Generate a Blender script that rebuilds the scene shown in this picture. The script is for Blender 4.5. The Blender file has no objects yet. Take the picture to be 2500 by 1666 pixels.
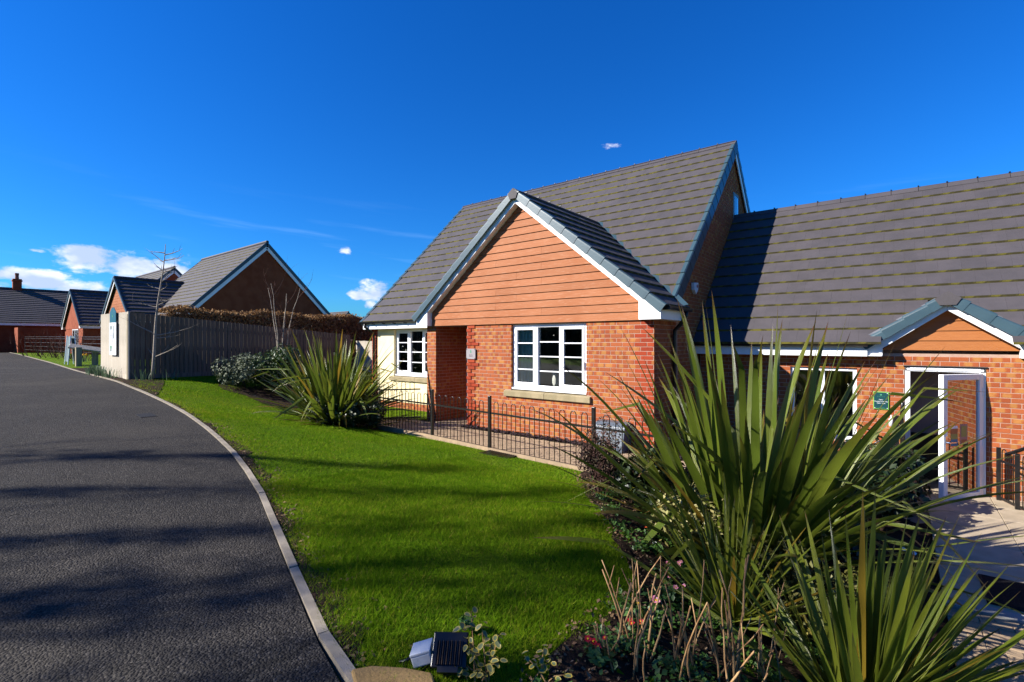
import bpy, math, random
import numpy as np
from mathutils import Matrix, Vector
random.seed(7); rng = np.random.default_rng(7)
S = bpy.context.scene
COL = S.collection

# ------------------------------------------------------------------ camera, world, sun, exposure
TH = 0.6738
CAM = np.array([3.198, -7.805, 1.8145])
cam = bpy.data.objects.new('camera', bpy.data.cameras.new('camera'))
COL.objects.link(cam)
cam.location = CAM
cam.rotation_euler = (math.pi / 2, 0, TH)
cam.data.lens = 17.06
cam.data.sensor_width = 36
cam.data.shift_y = 0.0005
cam.data.clip_start = 0.05
cam.data.clip_end = 3000
S.camera = cam

SUN = Vector((-0.85, -1.0, 0.80)).normalized()        # towards the sun
sun = bpy.data.objects.new('sun', bpy.data.lights.new('sun', 'SUN'))
COL.objects.link(sun)
sun.data.energy = 5.0
sun.data.angle = math.radians(0.5)
sun.data.color = (1.0, 0.955, 0.88)
sun.rotation_euler = SUN.to_track_quat('Z', 'Y').to_euler()
sun.location = (-30, -40, 40)

S.view_settings.view_transform = 'Standard'
S.view_settings.look = 'None'
S.view_settings.gamma = 1.0
S.view_settings.use_curve_mapping = False
S.view_settings.exposure = 1.22
S.render.film_transparent = False
S.cycles.max_bounces = 6
S.cycles.transparent_max_bounces = 12
S.cycles.use_denoising = True

W = bpy.data.worlds.new('World'); S.world = W; W.use_nodes = True
SKY_STRENGTH = 0.05


class NT:
    """small helper round a node tree"""
    def __init__(s, nt):
        s.nt = nt
    def n(s, typ, **kw):
        nd = s.nt.nodes.new(typ)
        for k, v in kw.items():
            if k.startswith('i_'):
                nd.inputs[k[2:].replace('_', ' ')].default_value = v
            else:
                setattr(nd, k, v)
        return nd
    def l(s, a, b):
        s.nt.links.new(a, b)
    def val(s, x, sock):
        if isinstance(x, (int, float)):
            sock.default_value = x
        else:
            s.l(x, sock)
    def math(s, op, a, b=None, c=None, clamp=False):
        nd = s.nt.nodes.new('ShaderNodeMath'); nd.operation = op; nd.use_clamp = clamp
        for i, x in enumerate((a, b, c)):
            if x is not None:
                s.val(x, nd.inputs[i])
        return nd.outputs[0]
    def sep(s, v):
        nd = s.nt.nodes.new('ShaderNodeSeparateXYZ'); s.l(v, nd.inputs[0]); return nd.outputs
    def comb(s, x, y, z):
        nd = s.nt.nodes.new('ShaderNodeCombineXYZ')
        for i, a in enumerate((x, y, z)):
            s.val(a, nd.inputs[i])
        return nd.outputs[0]
    def smooth(s, x, a, b):
        nd = s.nt.nodes.new('ShaderNodeMapRange'); nd.interpolation_type = 'SMOOTHSTEP'
        s.val(x, nd.inputs[0]); nd.inputs[1].default_value = a; nd.inputs[2].default_value = b
        return nd.outputs[0]
    def mix(s, fac, a, b, blend='MIX'):
        nd = s.nt.nodes.new('ShaderNodeMix'); nd.data_type = 'RGBA'; nd.blend_type = blend
        s.val(fac, nd.inputs[0])
        for x, i in ((a, 6), (b, 7)):
            if isinstance(x, (tuple, list)):
                nd.inputs[i].default_value = (*x[:3], 1)
            else:
                s.l(x, nd.inputs[i])
        return nd.outputs[2]
    def noise(s, vec, scale, detail=3, rough=0.55, dist=0.0):
        nd = s.nt.nodes.new('ShaderNodeTexNoise')
        if vec is not None:
            s.l(vec, nd.inputs['Vector'])
        nd.inputs['Scale'].default_value = scale; nd.inputs['Detail'].default_value = detail
        nd.inputs['Roughness'].default_value = rough; nd.inputs['Distortion'].default_value = dist
        return nd.outputs['Fac']
    def white(s, vec):
        nd = s.nt.nodes.new('ShaderNodeTexWhiteNoise'); nd.noise_dimensions = '3D'
        s.l(vec, nd.inputs['Vector']); return nd.outputs
    def pos(s):
        return s.nt.nodes.new('ShaderNodeNewGeometry').outputs['Position']
    def objpos(s):
        return s.nt.nodes.new('ShaderNodeTexCoord').outputs['Object']


def pix_dir(x, y):
    c = np.array([-math.sin(TH), math.cos(TH), 0]); r = np.array([math.cos(TH), math.sin(TH), 0])
    d = c + (x - 1249.5) / 1185 * r + np.array([0, 0, (834.3 - y) / 1185])
    return d / np.linalg.norm(d)


def build_world():
    nt = W.node_tree; nt.nodes.clear(); T = NT(nt)
    sky = T.n('ShaderNodeTexSky', sky_type='NISHITA', sun_disc=False)
    sky.sun_elevation = math.asin(SUN.z)
    sky.sun_rotation = math.atan2(SUN.x, SUN.y)
    sky.altitude = 60; sky.air_density = 1.15; sky.dust_density = 0.1; sky.ozone_density = 3.0
    hs = T.n('ShaderNodeHueSaturation'); T.l(sky.outputs[0], hs.inputs['Color'])
    hs.inputs['Saturation'].default_value = 1.34; hs.inputs['Hue'].default_value = 0.492
    skyc = T.mix(1.0, hs.outputs[0], (.215, .76, 1.52), 'MULTIPLY')      # the deep, polarised blue of the photograph, alike all round
    d = T.n('ShaderNodeTexCoord').outputs['Generated']
    x, y, z = T.sep(d)
    az = T.math('ARCTAN2', x, y); el = T.math('ARCSINE', z)
    # low fair-weather clouds: (az, el) ellipses broken up by noise
    blobs = [(60, 676, .07, .015, .92), (225, 634, .06, .022, .98), (310, 652, .06, .024, .92),
             (440, 668, .045, .024, .92), (130, 696, .10, .016, .86), (92, 614, .016, .0045, .75),
             (915, 712, .034, .028, .98), (868, 722, .020, .010, .85), (905, 742, .016, .012, .85), (843, 612, .016, .010, .72),
             (836, 632, .006, .018, .55), (1490, 355, .028, .007, .52)]
    m = None
    for px, py, sa, se, amp in blobs:
        v = pix_dir(px, py); a0 = math.atan2(v[0], v[1]); e0 = math.asin(v[2])
        da = T.math('DIVIDE', T.math('SUBTRACT', az, a0), sa); de = T.math('DIVIDE', T.math('SUBTRACT', el, e0), se)
        q = T.math('ADD', T.math('MULTIPLY', da, da), T.math('MULTIPLY', de, de))
        g = T.math('MULTIPLY', T.math('EXPONENT', T.math('MULTIPLY', q, -0.9)), amp)
        m = g if m is None else T.math('MAXIMUM', m, g)
    # the same belt of cumulus round the rest of the horizon
    lowf = T.noise(d, 3.2, 2)
    belt = T.math('MULTIPLY', T.smooth(lowf, .46, .62), T.math('SUBTRACT', 1.0, T.smooth(el, .05, .15)))
    vfar = pix_dir(1250, 800); away = T.math('ADD', T.math('MULTIPLY', x, float(vfar[0])), T.math('MULTIPLY', y, float(vfar[1])))
    belt = T.math('MULTIPLY', belt, T.math('SUBTRACT', 1.0, T.smooth(away, .25, .6)))
    m = T.math('MAXIMUM', m, T.math('MULTIPLY', belt, .9))
    stretch = T.comb(T.math('MULTIPLY', az, 1.0), T.math('MULTIPLY', el, 1.7), 0.0)
    nz = T.noise(stretch, 26, 8, .58, .15)
    dens = T.smooth(T.math('ADD', m, T.math('MULTIPLY', T.math('SUBTRACT', nz, .5), 1.5)), .42, .80)
    # thin high veil streaks
    veil = T.noise(T.comb(T.math('MULTIPLY', az, 2.2), T.math('MULTIPLY', T.math('ADD', el, T.math('MULTIPLY', az, .06)), 26), 3.0), 1.6, 4, .5)
    veil = T.math('MULTIPLY', T.smooth(veil, .55, .85), T.math('MULTIPLY', T.smooth(el, .06, .14), T.math('SUBTRACT', 1.0, T.smooth(el, .16, .30))))
    shade = T.smooth(T.noise(stretch, 15, 4, .5), .34, .60)
    cl = T.mix(shade, (10.0, 10.4, 11.6), (5.0, 6.3, 9.0))
    c1 = T.mix(T.math('MULTIPLY', veil, .22), skyc, (5.8, 9.4, 14.0))
    c2 = T.mix(dens, c1, cl)
    bg = T.n('ShaderNodeBackground'); T.l(c2, bg.inputs[0]); bg.inputs[1].default_value = SKY_STRENGTH
    out = T.n('ShaderNodeOutputWorld'); T.l(bg.outputs[0], out.inputs[0])


build_world()

# ------------------------------------------------------------------ materials
MATS = {}


ALB = .60           # colours below were picked at a lower exposure; this brings them to real-world base colours
FULL = ('upvc', 'curtain', 'plaster', 'fence_wood_sunlit', 'render_cream', 'white_metal', 'petal', 'letter_white', 'chrome', 'poster_white', 'board_frame', 'alarm_white', 'jbox')
NOW = ['', 1.0]


def newmat(name):
    NOW[:] = [name, 1.0 if name.startswith(FULL) else ALB]
    m = bpy.data.materials.new(name); m.use_nodes = True
    m.node_tree.nodes.clear(); MATS[name] = m
    return m, NT(m.node_tree)


def finish(T, col, rough=.6, spec=.4, bump=None, bump_d=.01, metal=0, translucent=0, tcol=None, coat=0):
    p = T.n('ShaderNodeBsdfPrincipled')
    k = NOW[1]
    if k != 1.0:
        sc = lambda c: tuple(q * k for q in c[:3]) if isinstance(c, (tuple, list)) else T.mix(1.0, c, (k, k, k), 'MULTIPLY')
        if tcol is not None: tcol = sc(tcol)
        col = sc(col)
    if isinstance(col, (tuple, list)):
        p.inputs['Base Color'].default_value = (*col[:3], 1)
    else:
        T.l(col, p.inputs['Base Color'])
    T.val(rough, p.inputs['Roughness'])
    p.inputs['Specular IOR Level'].default_value = spec; p.inputs['Metallic'].default_value = metal
    p.inputs['Coat Weight'].default_value = coat
    if bump is not None:
        b = T.n('ShaderNodeBump'); b.inputs['Strength'].default_value = 1.0; b.inputs['Distance'].default_value = bump_d
        T.l(bump, b.inputs['Height']); T.l(b.outputs[0], p.inputs['Normal'])
    sh = p.outputs[0]
    if translucent:
        t = T.n('ShaderNodeBsdfTranslucent')
        if tcol is None: tcol = col
        if isinstance(tcol, (tuple, list)): t.inputs[0].default_value = (*tcol[:3], 1)
        else: T.l(tcol, t.inputs[0])
        mx = T.n('ShaderNodeMixShader'); mx.inputs[0].default_value = translucent
        T.l(sh, mx.inputs[1]); T.l(t.outputs[0], mx.inputs[2]); sh = mx.outputs[0]
    o = T.n('ShaderNodeOutputMaterial'); T.l(sh, o.inputs[0])


def simple(name, c1, c2=None, scale=8, rough=.6, spec=.35, bump=.0, bscale=40, detail=4, stretch=None, metal=0, lo=.35, hi=.65, orand=0., coat=0):
    """two-tone noise material with fine relief; orand = brightness spread from object to object"""
    m, T = newmat(name)
    v = T.objpos() if stretch is None else None
    if stretch is not None:
        mp = T.n('ShaderNodeMapping'); mp.inputs['Scale'].default_value = stretch; T.l(T.objpos(), mp.inputs[0]); v = mp.outputs[0]
    col = c1
    if c2 is not None:
        col = T.mix(T.smooth(T.noise(v, scale, detail), lo, hi), c1, c2)
    if orand:
        r = T.n('ShaderNodeObjectInfo').outputs['Random']
        hsv = T.n('ShaderNodeHueSaturation')
        if isinstance(col, tuple): hsv.inputs['Color'].default_value = (*col, 1)
        else: T.l(col, hsv.inputs['Color'])
        T.l(T.math('ADD', T.math('MULTIPLY', r, orand), 1 - orand / 2), hsv.inputs['Value']); col = hsv.outputs[0]
    b = T.noise(v, bscale, 3) if bump else None
    finish(T, col, rough, spec, b, bump, metal, coat=coat)
    return m


def lin(r, g, b):
    f = lambda c: (c / 255 / 12.92) if c / 255 <= .04045 else ((c / 255 + .055) / 1.055) ** 2.4
    return (f(r), f(g), f(b))


def brick_material(name, axis, base_a, base_b, yellow, ymin, x0=-5.64, z0=-.15):
    """facing brick: colour per brick, kiss marks in the middle of the stretchers, coursing 75 x 225 mm"""
    m, T = newmat(name)
    X, Y, Z = T.sep(T.pos())
    u = X if axis == 'x' else Y
    row = T.math('FLOOR', T.math('DIVIDE', T.math('SUBTRACT', Z, z0), .075))
    par = T.math('MULTIPLY', T.math('FLOORED_MODULO', row, 2.0), .5)
    cu = T.math('ADD', T.math('DIVIDE', T.math('SUBTRACT', u, x0), .225), par)
    colr = T.math('FLOOR', cu); fx = T.math('FRACT', cu)
    wn = T.white(T.comb(colr, row, 3.7)); r, g, b = T.sep(wn['Color'])
    c = T.mix(T.smooth(r, .1, .9), base_a, base_b)
    n1 = T.noise(T.pos(), 55, 4); n2 = T.noise(T.pos(), 9, 3)
    # kiss mark: a fuzzy lighter patch, its place and size drawn per brick
    cen = T.math('ADD', T.math('MULTIPLY', g, .35), .32)
    wid = T.math('ADD', T.math('MULTIPLY', b, .16), .14)
    dd = T.math('DIVIDE', T.math('ABSOLUTE', T.math('SUBTRACT', fx, cen)), wid)
    k = T.math('SUBTRACT', 1.0, T.smooth(T.math('ADD', dd, T.math('MULTIPLY', T.math('SUBTRACT', n1, .5), 1.0)), .65, 1.35))
    k = T.math('MULTIPLY', k, T.smooth(r, ymin, ymin + .12))
    zone = T.smooth(n2, .30, .50)
    c = T.mix(T.math('MULTIPLY', T.math('MULTIPLY', k, zone), .78), c, yellow)
    c = T.mix(T.math('MULTIPLY', T.smooth(n1, .55, .78), .22), c, (.22, .07, .035))
    hsv = T.n('ShaderNodeHueSaturation'); T.l(c, hsv.inputs['Color'])
    T.l(T.math('ADD', T.math('MULTIPLY', b, .22), .89), hsv.inputs['Value'])
    finish(T, hsv.outputs[0], .85, .25, T.noise(T.pos(), 160, 4), .004)
    return m


BR_A, BR_B, BR_Y = (.49, .128, .040), (.43, .095, .028), (.58, .26, .066)
brick_material('brick_x', 'x', BR_A, BR_B, BR_Y, .30)
brick_material('brick_y', 'y', BR_A, BR_B, BR_Y, .45)
brick_material('brick_red', 'x', (.46, .070, .020), (.40, .050, .014), BR_Y, .93)
simple('mortar', (.64, .43, .33), (.56, .36, .27), 14, .95, .1, .004, 120)
simple('far_brick', (.40, .10, .04), (.33, .07, .025), 2.5, .9, .2)


def tile_material(name, axis, tw=.30):
    m, T = newmat(name)
    X, Y, Z = T.sep(T.pos())
    u = X if axis == 'x' else Y
    row = T.math('FLOOR', T.math('DIVIDE', Z, .244))
    wn = T.white(T.comb(T.math('FLOOR', T.math('ADD', T.math('DIVIDE', u, tw), T.math('MULTIPLY', row, .5))), row, 1.3)); r, g, b = T.sep(wn['Color'])
    rr = T.n('ShaderNodeObjectInfo').outputs['Random']
    n = T.noise(T.pos(), 2.2, 5, .65); nf = T.noise(T.pos(), 150, 3)
    c = T.mix(T.smooth(n, .35, .68), (.100, .086, .092), (.082, .072, .077))
    c = T.mix(T.math('MULTIPLY', T.smooth(T.noise(T.pos(), 11, 5, .7), .58, .78), .4), c, (.13, .122, .118))
    hsv = T.n('ShaderNodeHueSaturation'); T.l(c, hsv.inputs['Color'])
    T.l(T.math('ADD', T.math('MULTIPLY', T.math('ADD', r, rr), .09), .91), hsv.inputs['Value'])
    finish(T, hsv.outputs[0], .68, .35, nf, .003)


tile_material('tile', 'x')
simple('moss', (.19, .165, .030), (.06, .052, .022), 7, .95, .1, .004, 90, lo=.4, hi=.6)
simple('verge_teal', (.062, .118, .146), (.052, .102, .130), 5, .42, .4, .001, 30, orand=.12)
simple('upvc', (.82, .82, .81), (.77, .77, .76), 2, .32, .45)
simple('upvc_frame', (.80, .81, .82), (.76, .77, .79), 2, .28, .5)
simple('black_plastic', (.012, .012, .014), (.018, .018, .020), 6, .35, .5)
simple('black_metal', (.010, .010, .011), (.022, .018, .016), 14, .33, .5, .0006, 80)
simple('render_cream', (.78, .66, .40), (.72, .60, .35), 3, .9, .15, .0015, 220)
simple('sill_stone', (.52, .42, .25), (.40, .33, .19), 6, .9, .15, .003, 120, stretch=(1, 1, .6))
simple('plaster', (.62, .57, .53), None, rough=.9)
simple('mauve_wall', (.75, .62, .64), (.70, .58, .60), 2, .9)
simple('dark_inside', (.03, .028, .028), None, rough=.9)
simple('floor_tile', (.52, .46, .36), (.44, .39, .30), 4, .5)
simple('carpet', (.25, .21, .17), None, rough=1)
simple('curtain', (.70, .76, .62), (.52, .60, .52), 20, .9, .1, stretch=(14, 14, .3))
simple('vase', (.62, .62, .52), (.50, .51, .42), 60, .6, .3, .004, 70)
simple('lead', (.16, .17, .19), (.22, .23, .25), 5, .5, .4)
simple('grey_plastic', (.13, .16, .20), (.115, .145, .185), 4, .4, .4, .0008, 60)
simple('white_metal', (.78, .78, .78), None, rough=.35)
simple('chrome', (.75, .75, .74), None, rough=.18, metal=1)
simple('slate', (.055, .036, .048), (.09, .065, .08), 18, .65, .3, .004, 60, orand=.6)
simple('paving_tan', (.56, .40, .25), (.46, .33, .21), 7, .85, .2, .003, 140, orand=.16)
simple('paving_slab', (.66, .53, .37), (.55, .44, .30), 5, .8, .25, .002, 160, orand=.1)
simple('concrete', (.47, .40, .31), (.34, .29, .22), 5, .9, .2, .003, 150, orand=.12)
simple('concrete_pale', (.50, .49, .46), (.42, .41, .39), 5, .85, .2, .003, 150, orand=.08)
simple('rubber_mat', (.012, .012, .014), (.03, .03, .034), 90, .8, .2, .004, 160)
simple('fence_wood_shaded', (.26, .215, .165), (.16, .135, .105), 5, .9, .15, .003, 60, stretch=(5, 5, .35), orand=.25)  # shaded copy of the fence timber, the shade put into its darker colour
simple('fence_wood_sunlit', (.46, .405, .325), (.34, .30, .235), 5, .9, .15, .003, 60, stretch=(5, 5, .4), orand=.10)  # sunlit copy of the same timber, sunlight put into its paler colour
simple('post_wood', (.52, .44, .31), (.38, .33, .20), 6, .9, .15, .003, 60, stretch=(4, 4, .5))
simple('bark_birch', (.50, .42, .33), (.20, .15, .11), 16, .85, .2, .003, 60, stretch=(.6, .6, 2.5), lo=.5, hi=.7)
simple('bark_brown', (.17, .105, .065), (.10, .062, .042), 12, .9, .15, .003, 60)
simple('twig_red', (.16, .075, .055), (.11, .055, .04), 12, .85, .2)
simple('stem_tan', (.62, .38, .17), (.34, .17, .07), 9, .7, .25, .002, 60, stretch=(3, 3, .8), orand=.35)
simple('soil', (.055, .032, .020), (.030, .018, .012), 11, 1.0, .1, .03, 26, detail=6)
simple('teal_sign', (.035, .16, .22), None, rough=.35)
simple('poster_white', (.74, .74, .80), (.70, .70, .77), 3, .4)
simple('poster_lilac', (.52, .52, .72), None, rough=.4)
simple('poster_grey', (.36, .40, .36), (.5, .52, .5), 12, .4)
simple('poster_green', (.25, .5, .36), (.4, .45, .36), 10, .4)
simple('print_dark', (.10, .11, .14), None, rough=.5)
simple('sign_green', (.018, .085, .095), None, rough=.3)
simple('sign_lime', (.28, .62, .10), None, rough=.4)
simple('letter_green', (.10, .38, .22), None, rough=.4)
simple('letter_white', (.75, .78, .80), None, rough=.4)
simple('plaque_grey', (.47, .42, .43), (.43, .39, .40), 6, .4)
simple('letter_grey', (.16, .14, .15), None, rough=.5)
simple('sticker_orange', (.62, .22, .09), None, rough=.5)
simple('sticker_lime', (.50, .46, .14), None, rough=.5)
simple('sticker_blue', (.07, .27, .48), None, rough=.5)
simple('sticker_pink', (.62, .33, .30), None, rough=.5)
simple('alarm_white', (.62, .62, .66), None, rough=.35)
simple('alarm_red', (.45, .02, .02), None, rough=.4)
simple('jbox_grey', (.50, .52, .54), (.46, .48, .50), 8, .4, .4, .0006, 90)
simple('sandstone', (.42, .27, .11), (.33, .21, .085), 4, .9, .15, .004, 60)
simple('aboard_grey', (.20, .26, .27), (.18, .23, .245), 3, .5)
simple('board_frame', (.55, .68, .72), None, rough=.4)
simple('chimney_pot', (.30, .09, .06), None, rough=.8)
simple('garage_white', (.62, .64, .70), None, rough=.5)


def cladding_material():
    """wood-effect boards: long embossed grain, paler where the emboss catches light"""
    m, T = newmat('cladding')
    mp = T.n('ShaderNodeMapping'); mp.inputs['Scale'].default_value = (2.6, 1, 26); T.l(T.pos(), mp.inputs[0])
    g = T.noise(mp.outputs[0], 2.2, 5, .6, .6)
    r = T.n('ShaderNodeObjectInfo').outputs['Random']
    big = T.noise(T.pos(), 1.1, 3)
    c = T.mix(T.smooth(big, .35, .65), (.50, .180, .070), (.45, .150, .052))
    c = T.mix(T.math('MULTIPLY', T.smooth(g, .48, .70), .6), c, (.62, .315, .19))
    hsv = T.n('ShaderNodeHueSaturation'); T.l(c, hsv.inputs['Color'])
    T.l(T.math('ADD', T.math('MULTIPLY', r, .12), .94), hsv.inputs['Value'])
    finish(T, hsv.outputs[0], T.math('ADD', T.math('MULTIPLY', g, .3), .5), .15, g, .004)


cladding_material()
simple('cladding_orange', (.50, .165, .030), (.45, .14, .024), 3, .5, .35, .002, 40, stretch=(2, 1, 20), orand=.06)


def asphalt():
    m, T = newmat('asphalt')
    P = T.pos()
    n2 = T.noise(P, 1.1, 6, .65); n3 = T.noise(P, 38, 5, .75)
    vo = T.n('ShaderNodeTexVoronoi'); vo.inputs['Scale'].default_value = 75; T.l(P, vo.inputs['Vector'])
    r, g, b = T.sep(T.white(vo.outputs['Position'])['Color'])
    c = T.mix(T.smooth(n2, .35, .65), (.066, .058, .050), (.048, .043, .038))
    c = T.mix(T.math('MULTIPLY', T.smooth(r, .60, .98), .6), c, (.155, .137, .118))
    c = T.mix(T.math('MULTIPLY', T.smooth(g, .62, .95), .65), c, (.012, .011, .010))
    c = T.mix(T.math('MULTIPLY', T.smooth(n3, .5, .72), .5), c, (.018, .017, .016))
    c = T.mix(T.math('MULTIPLY', T.smooth(T.noise(P, .45, 4, .6), .50, .70), .35), c, (.105, .090, .072))
    # a laying joint and a few darker passes of the paver, running across the road
    x, y, z = T.sep(P)
    w = T.math('ADD', T.math('ADD', x, T.math('MULTIPLY', y, -.25)), T.math('MULTIPLY', T.noise(P, .6, 3), .9))
    j = T.math('SUBTRACT', 1.0, T.smooth(T.math('ABSOLUTE', T.math('SUBTRACT', T.math('FLOORED_MODULO', w, 6.3), 3.0)), .0, .035))
    c = T.mix(T.math('MULTIPLY', j, .55), c, (.014, .013, .012))
    h = T.math('ADD', T.math('MULTIPLY', vo.outputs['Distance'], -1.0), T.math('MULTIPLY', n3, .8))
    finish(T, c, .9, .12, h, .010)


asphalt()


def lawn_mat():
    m, T = newmat('lawn')
    P = T.pos()
    c = T.mix(T.smooth(T.noise(P, 1.4, 5, .6), .38, .66), (.15, .28, .008), (.20, .28, .012))
    c = T.mix(T.smooth(T.noise(P, 30, 4), .40, .70), c, (.045, .090, .006))
    x, y, z = T.sep(P)
    finish(T, c, .95, .05, T.noise(P, 90, 4), .02)


lawn_mat()


def attr_leaf(name, cols, attr='rnd', rough=.45, spec=.4, tr=.25, sat=1.0, spread=.2):
    """leaf colours drawn from a float attribute stored per leaf"""
    m, T = newmat(name)
    a = T.n('ShaderNodeAttribute', attribute_name=attr).outputs['Fac']
    cr = T.n('ShaderNodeValToRGB'); T.l(a, cr.inputs[0])
    el = cr.color_ramp.elements
    while len(el) < len(cols): el.new(.5)
    for i, cc in enumerate(cols):
        el[i].position = i / (len(cols) - 1); el[i].color = (*cc, 1)
    finish(T, cr.outputs[0], rough, spec, None, translucent=tr)


attr_leaf('grass', [(.080, .180, .004), (.155, .315, .007), (.225, .40, .010), (.36, .42, .02), (.50, .40, .08)], tr=.35, rough=.9, spec=.06)
attr_leaf('leaf_silver', [(.07, .10, .045), (.13, .16, .085), (.22, .25, .15), (.09, .13, .05)], tr=.12, rough=.7)
attr_leaf('leaf_green', [(.022, .055, .010), (.05, .10, .016), (.085, .15, .024), (.03, .06, .012)], tr=.2)
attr_leaf('leaf_dark', [(.008, .022, .006), (.016, .036, .008), (.035, .06, .012), (.06, .09, .02)], tr=.12)
attr_leaf('leaf_bright', [(.04, .11, .015), (.08, .19, .025), (.14, .27, .05), (.06, .14, .02)], tr=.25)
attr_leaf('leaf_olive', [(.10, .11, .02), (.18, .18, .04), (.30, .26, .07), (.08, .09, .02)], tr=.2)
attr_leaf('leaf_hedge', [(.26, .125, .042), (.40, .21, .075), (.52, .30, .11), (.17, .085, .03)], tr=.15, rough=.9)
attr_leaf('leaf_rust', [(.10, .045, .030), (.15, .065, .045), (.075, .040, .03), (.10, .09, .03)], tr=.1, rough=.8)
attr_leaf('leaf_cream', [(.44, .38, .12), (.60, .52, .22), (.30, .32, .08), (.52, .44, .16)], tr=.2)
attr_leaf('leaf_daff', [(.07, .14, .07), (.13, .22, .12), (.20, .30, .17), (.09, .17, .07)], tr=.2)
attr_leaf('litter', [(.20, .10, .04), (.30, .18, .08), (.12, .06, .03), (.24, .17, .10)], tr=.0, rough=.9)
simple('petal_pink', (.72, .20, .30), (.78, .36, .42), 60, .6)
simple('petal_red', (.45, .008, .018), (.35, .004, .012), 60, .6)
simple('petal_yellow', (.80, .48, .01), (.75, .40, .01), 60, .6)
simple('petal_white', (.80, .80, .78), None, rough=.6)


def strap_mat(name, stops, rough=.38, tr=.22, edge=None, orand=.35):
    """long strap leaf: colour along the leaf (attribute t), pale margin (attribute e), fine ribs, per-leaf variation"""
    m, T = newmat(name)
    t = T.n('ShaderNodeAttribute', attribute_name='t').outputs['Fac']
    e = T.n('ShaderNodeAttribute', attribute_name='e').outputs['Fac']
    cr = T.n('ShaderNodeValToRGB')
    n = T.noise(T.objpos(), 14, 3)
    T.l(T.math('ADD', t, T.math('MULTIPLY', T.math('SUBTRACT', n, .5), .06)), cr.inputs[0])
    el = cr.color_ramp.elements
    while len(el) < len(stops): el.new(.5)
    for i, (p, c) in enumerate(stops):
        el[i].position = p; el[i].color = (*c, 1)
    c = cr.outputs[0]
    if edge: c = T.mix(T.smooth(T.math('ABSOLUTE', e), .86, 1.0), c, edge)
    r = T.n('ShaderNodeObjectInfo').outputs['Random']
    c = T.mix(T.smooth(r, .90, .97), c, (.42, .30, .03))
    hsv = T.n('ShaderNodeHueSaturation'); T.l(c, hsv.inputs['Color'])
    T.l(T.math('ADD', T.math('MULTIPLY', r, orand), 1 - orand / 2), hsv.inputs['Value'])
    T.l(T.math('ADD', T.math('MULTIPLY', r, -.03), .515), hsv.inputs['Hue'])
    rib = T.math('SINE', T.math('MULTIPLY', e, 42))
    finish(T, hsv.outputs[0], rough, .5, rib, .0012, translucent=tr)


strap_mat('phormium_leaf', [(0, (.26, .25, .07)), (.12, (.25, .31, .034)), (.80, (.23, .30, .030)), (.93, (.27, .26, .028)), (.975, (.22, .09, .03)), (1, (.16, .07, .04))], .34, .32, edge=(.22, .22, .06))
strap_mat('cordyline_leaf', [(0, (.26, .26, .09)), (.10, (.37, .43, .046)), (.86, (.35, .42, .040)), (.96, (.20, .21, .05)), (.985, (.26, .15, .06)), (1, (.2, .1, .05))], .36, .35, edge=(.24, .25, .07), orand=.3)


def euonymus_mat():
    m, T = newmat('leaf_variegated')
    e = T.n('ShaderNodeAttribute', attribute_name='e').outputs['Fac']
    r = T.n('ShaderNodeAttribute', attribute_name='rnd').outputs['Fac']
    n = T.noise(T.pos(), 60, 2)
    k = T.smooth(T.math('ADD', e, T.math('MULTIPLY', T.math('SUBTRACT', n, .5), .35)), .62, .80)
    g = T.mix(r, (.13, .17, .075), (.20, .23, .11))
    y = T.mix(r, (.55, .40, .04), (.62, .50, .12))
    finish(T, T.mix(k, g, y), .4, .45, None, translucent=.15)


euonymus_mat()


def glass(name, tint=(.8, .85, .83), refl=1.0, base=.05):
    m, T = newmat(name)
    fr = T.n('ShaderNodeFresnel'); fr.inputs[0].default_value = 1.52
    f = T.math('MINIMUM', T.math('ADD', T.math('MULTIPLY', fr.outputs[0], refl), base), 1.0)
    tr = T.n('ShaderNodeBsdfTransparent'); tr.inputs[0].default_value = (*tint, 1)
    gl = T.n('ShaderNodeBsdfGlossy'); gl.inputs['Roughness'].default_value = .006; gl.inputs['Color'].default_value = (1, 1, 1, 1)
    mx = T.n('ShaderNodeMixShader'); T.l(f, mx.inputs[0]); T.l(tr.outputs[0], mx.inputs[1]); T.l(gl.outputs[0], mx.inputs[2])
    o = T.n('ShaderNodeOutputMaterial'); T.l(mx.outputs[0], o.inputs[0])


glass('glass', (.90, .93, .91), 1.3, .03)
glass('door_glass', (.45, .48, .45), 2.2, .22)

# ------------------------------------------------------------------ mesh helpers
WLOC = {}          # world location of every object (parents carry no rotation)


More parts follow.
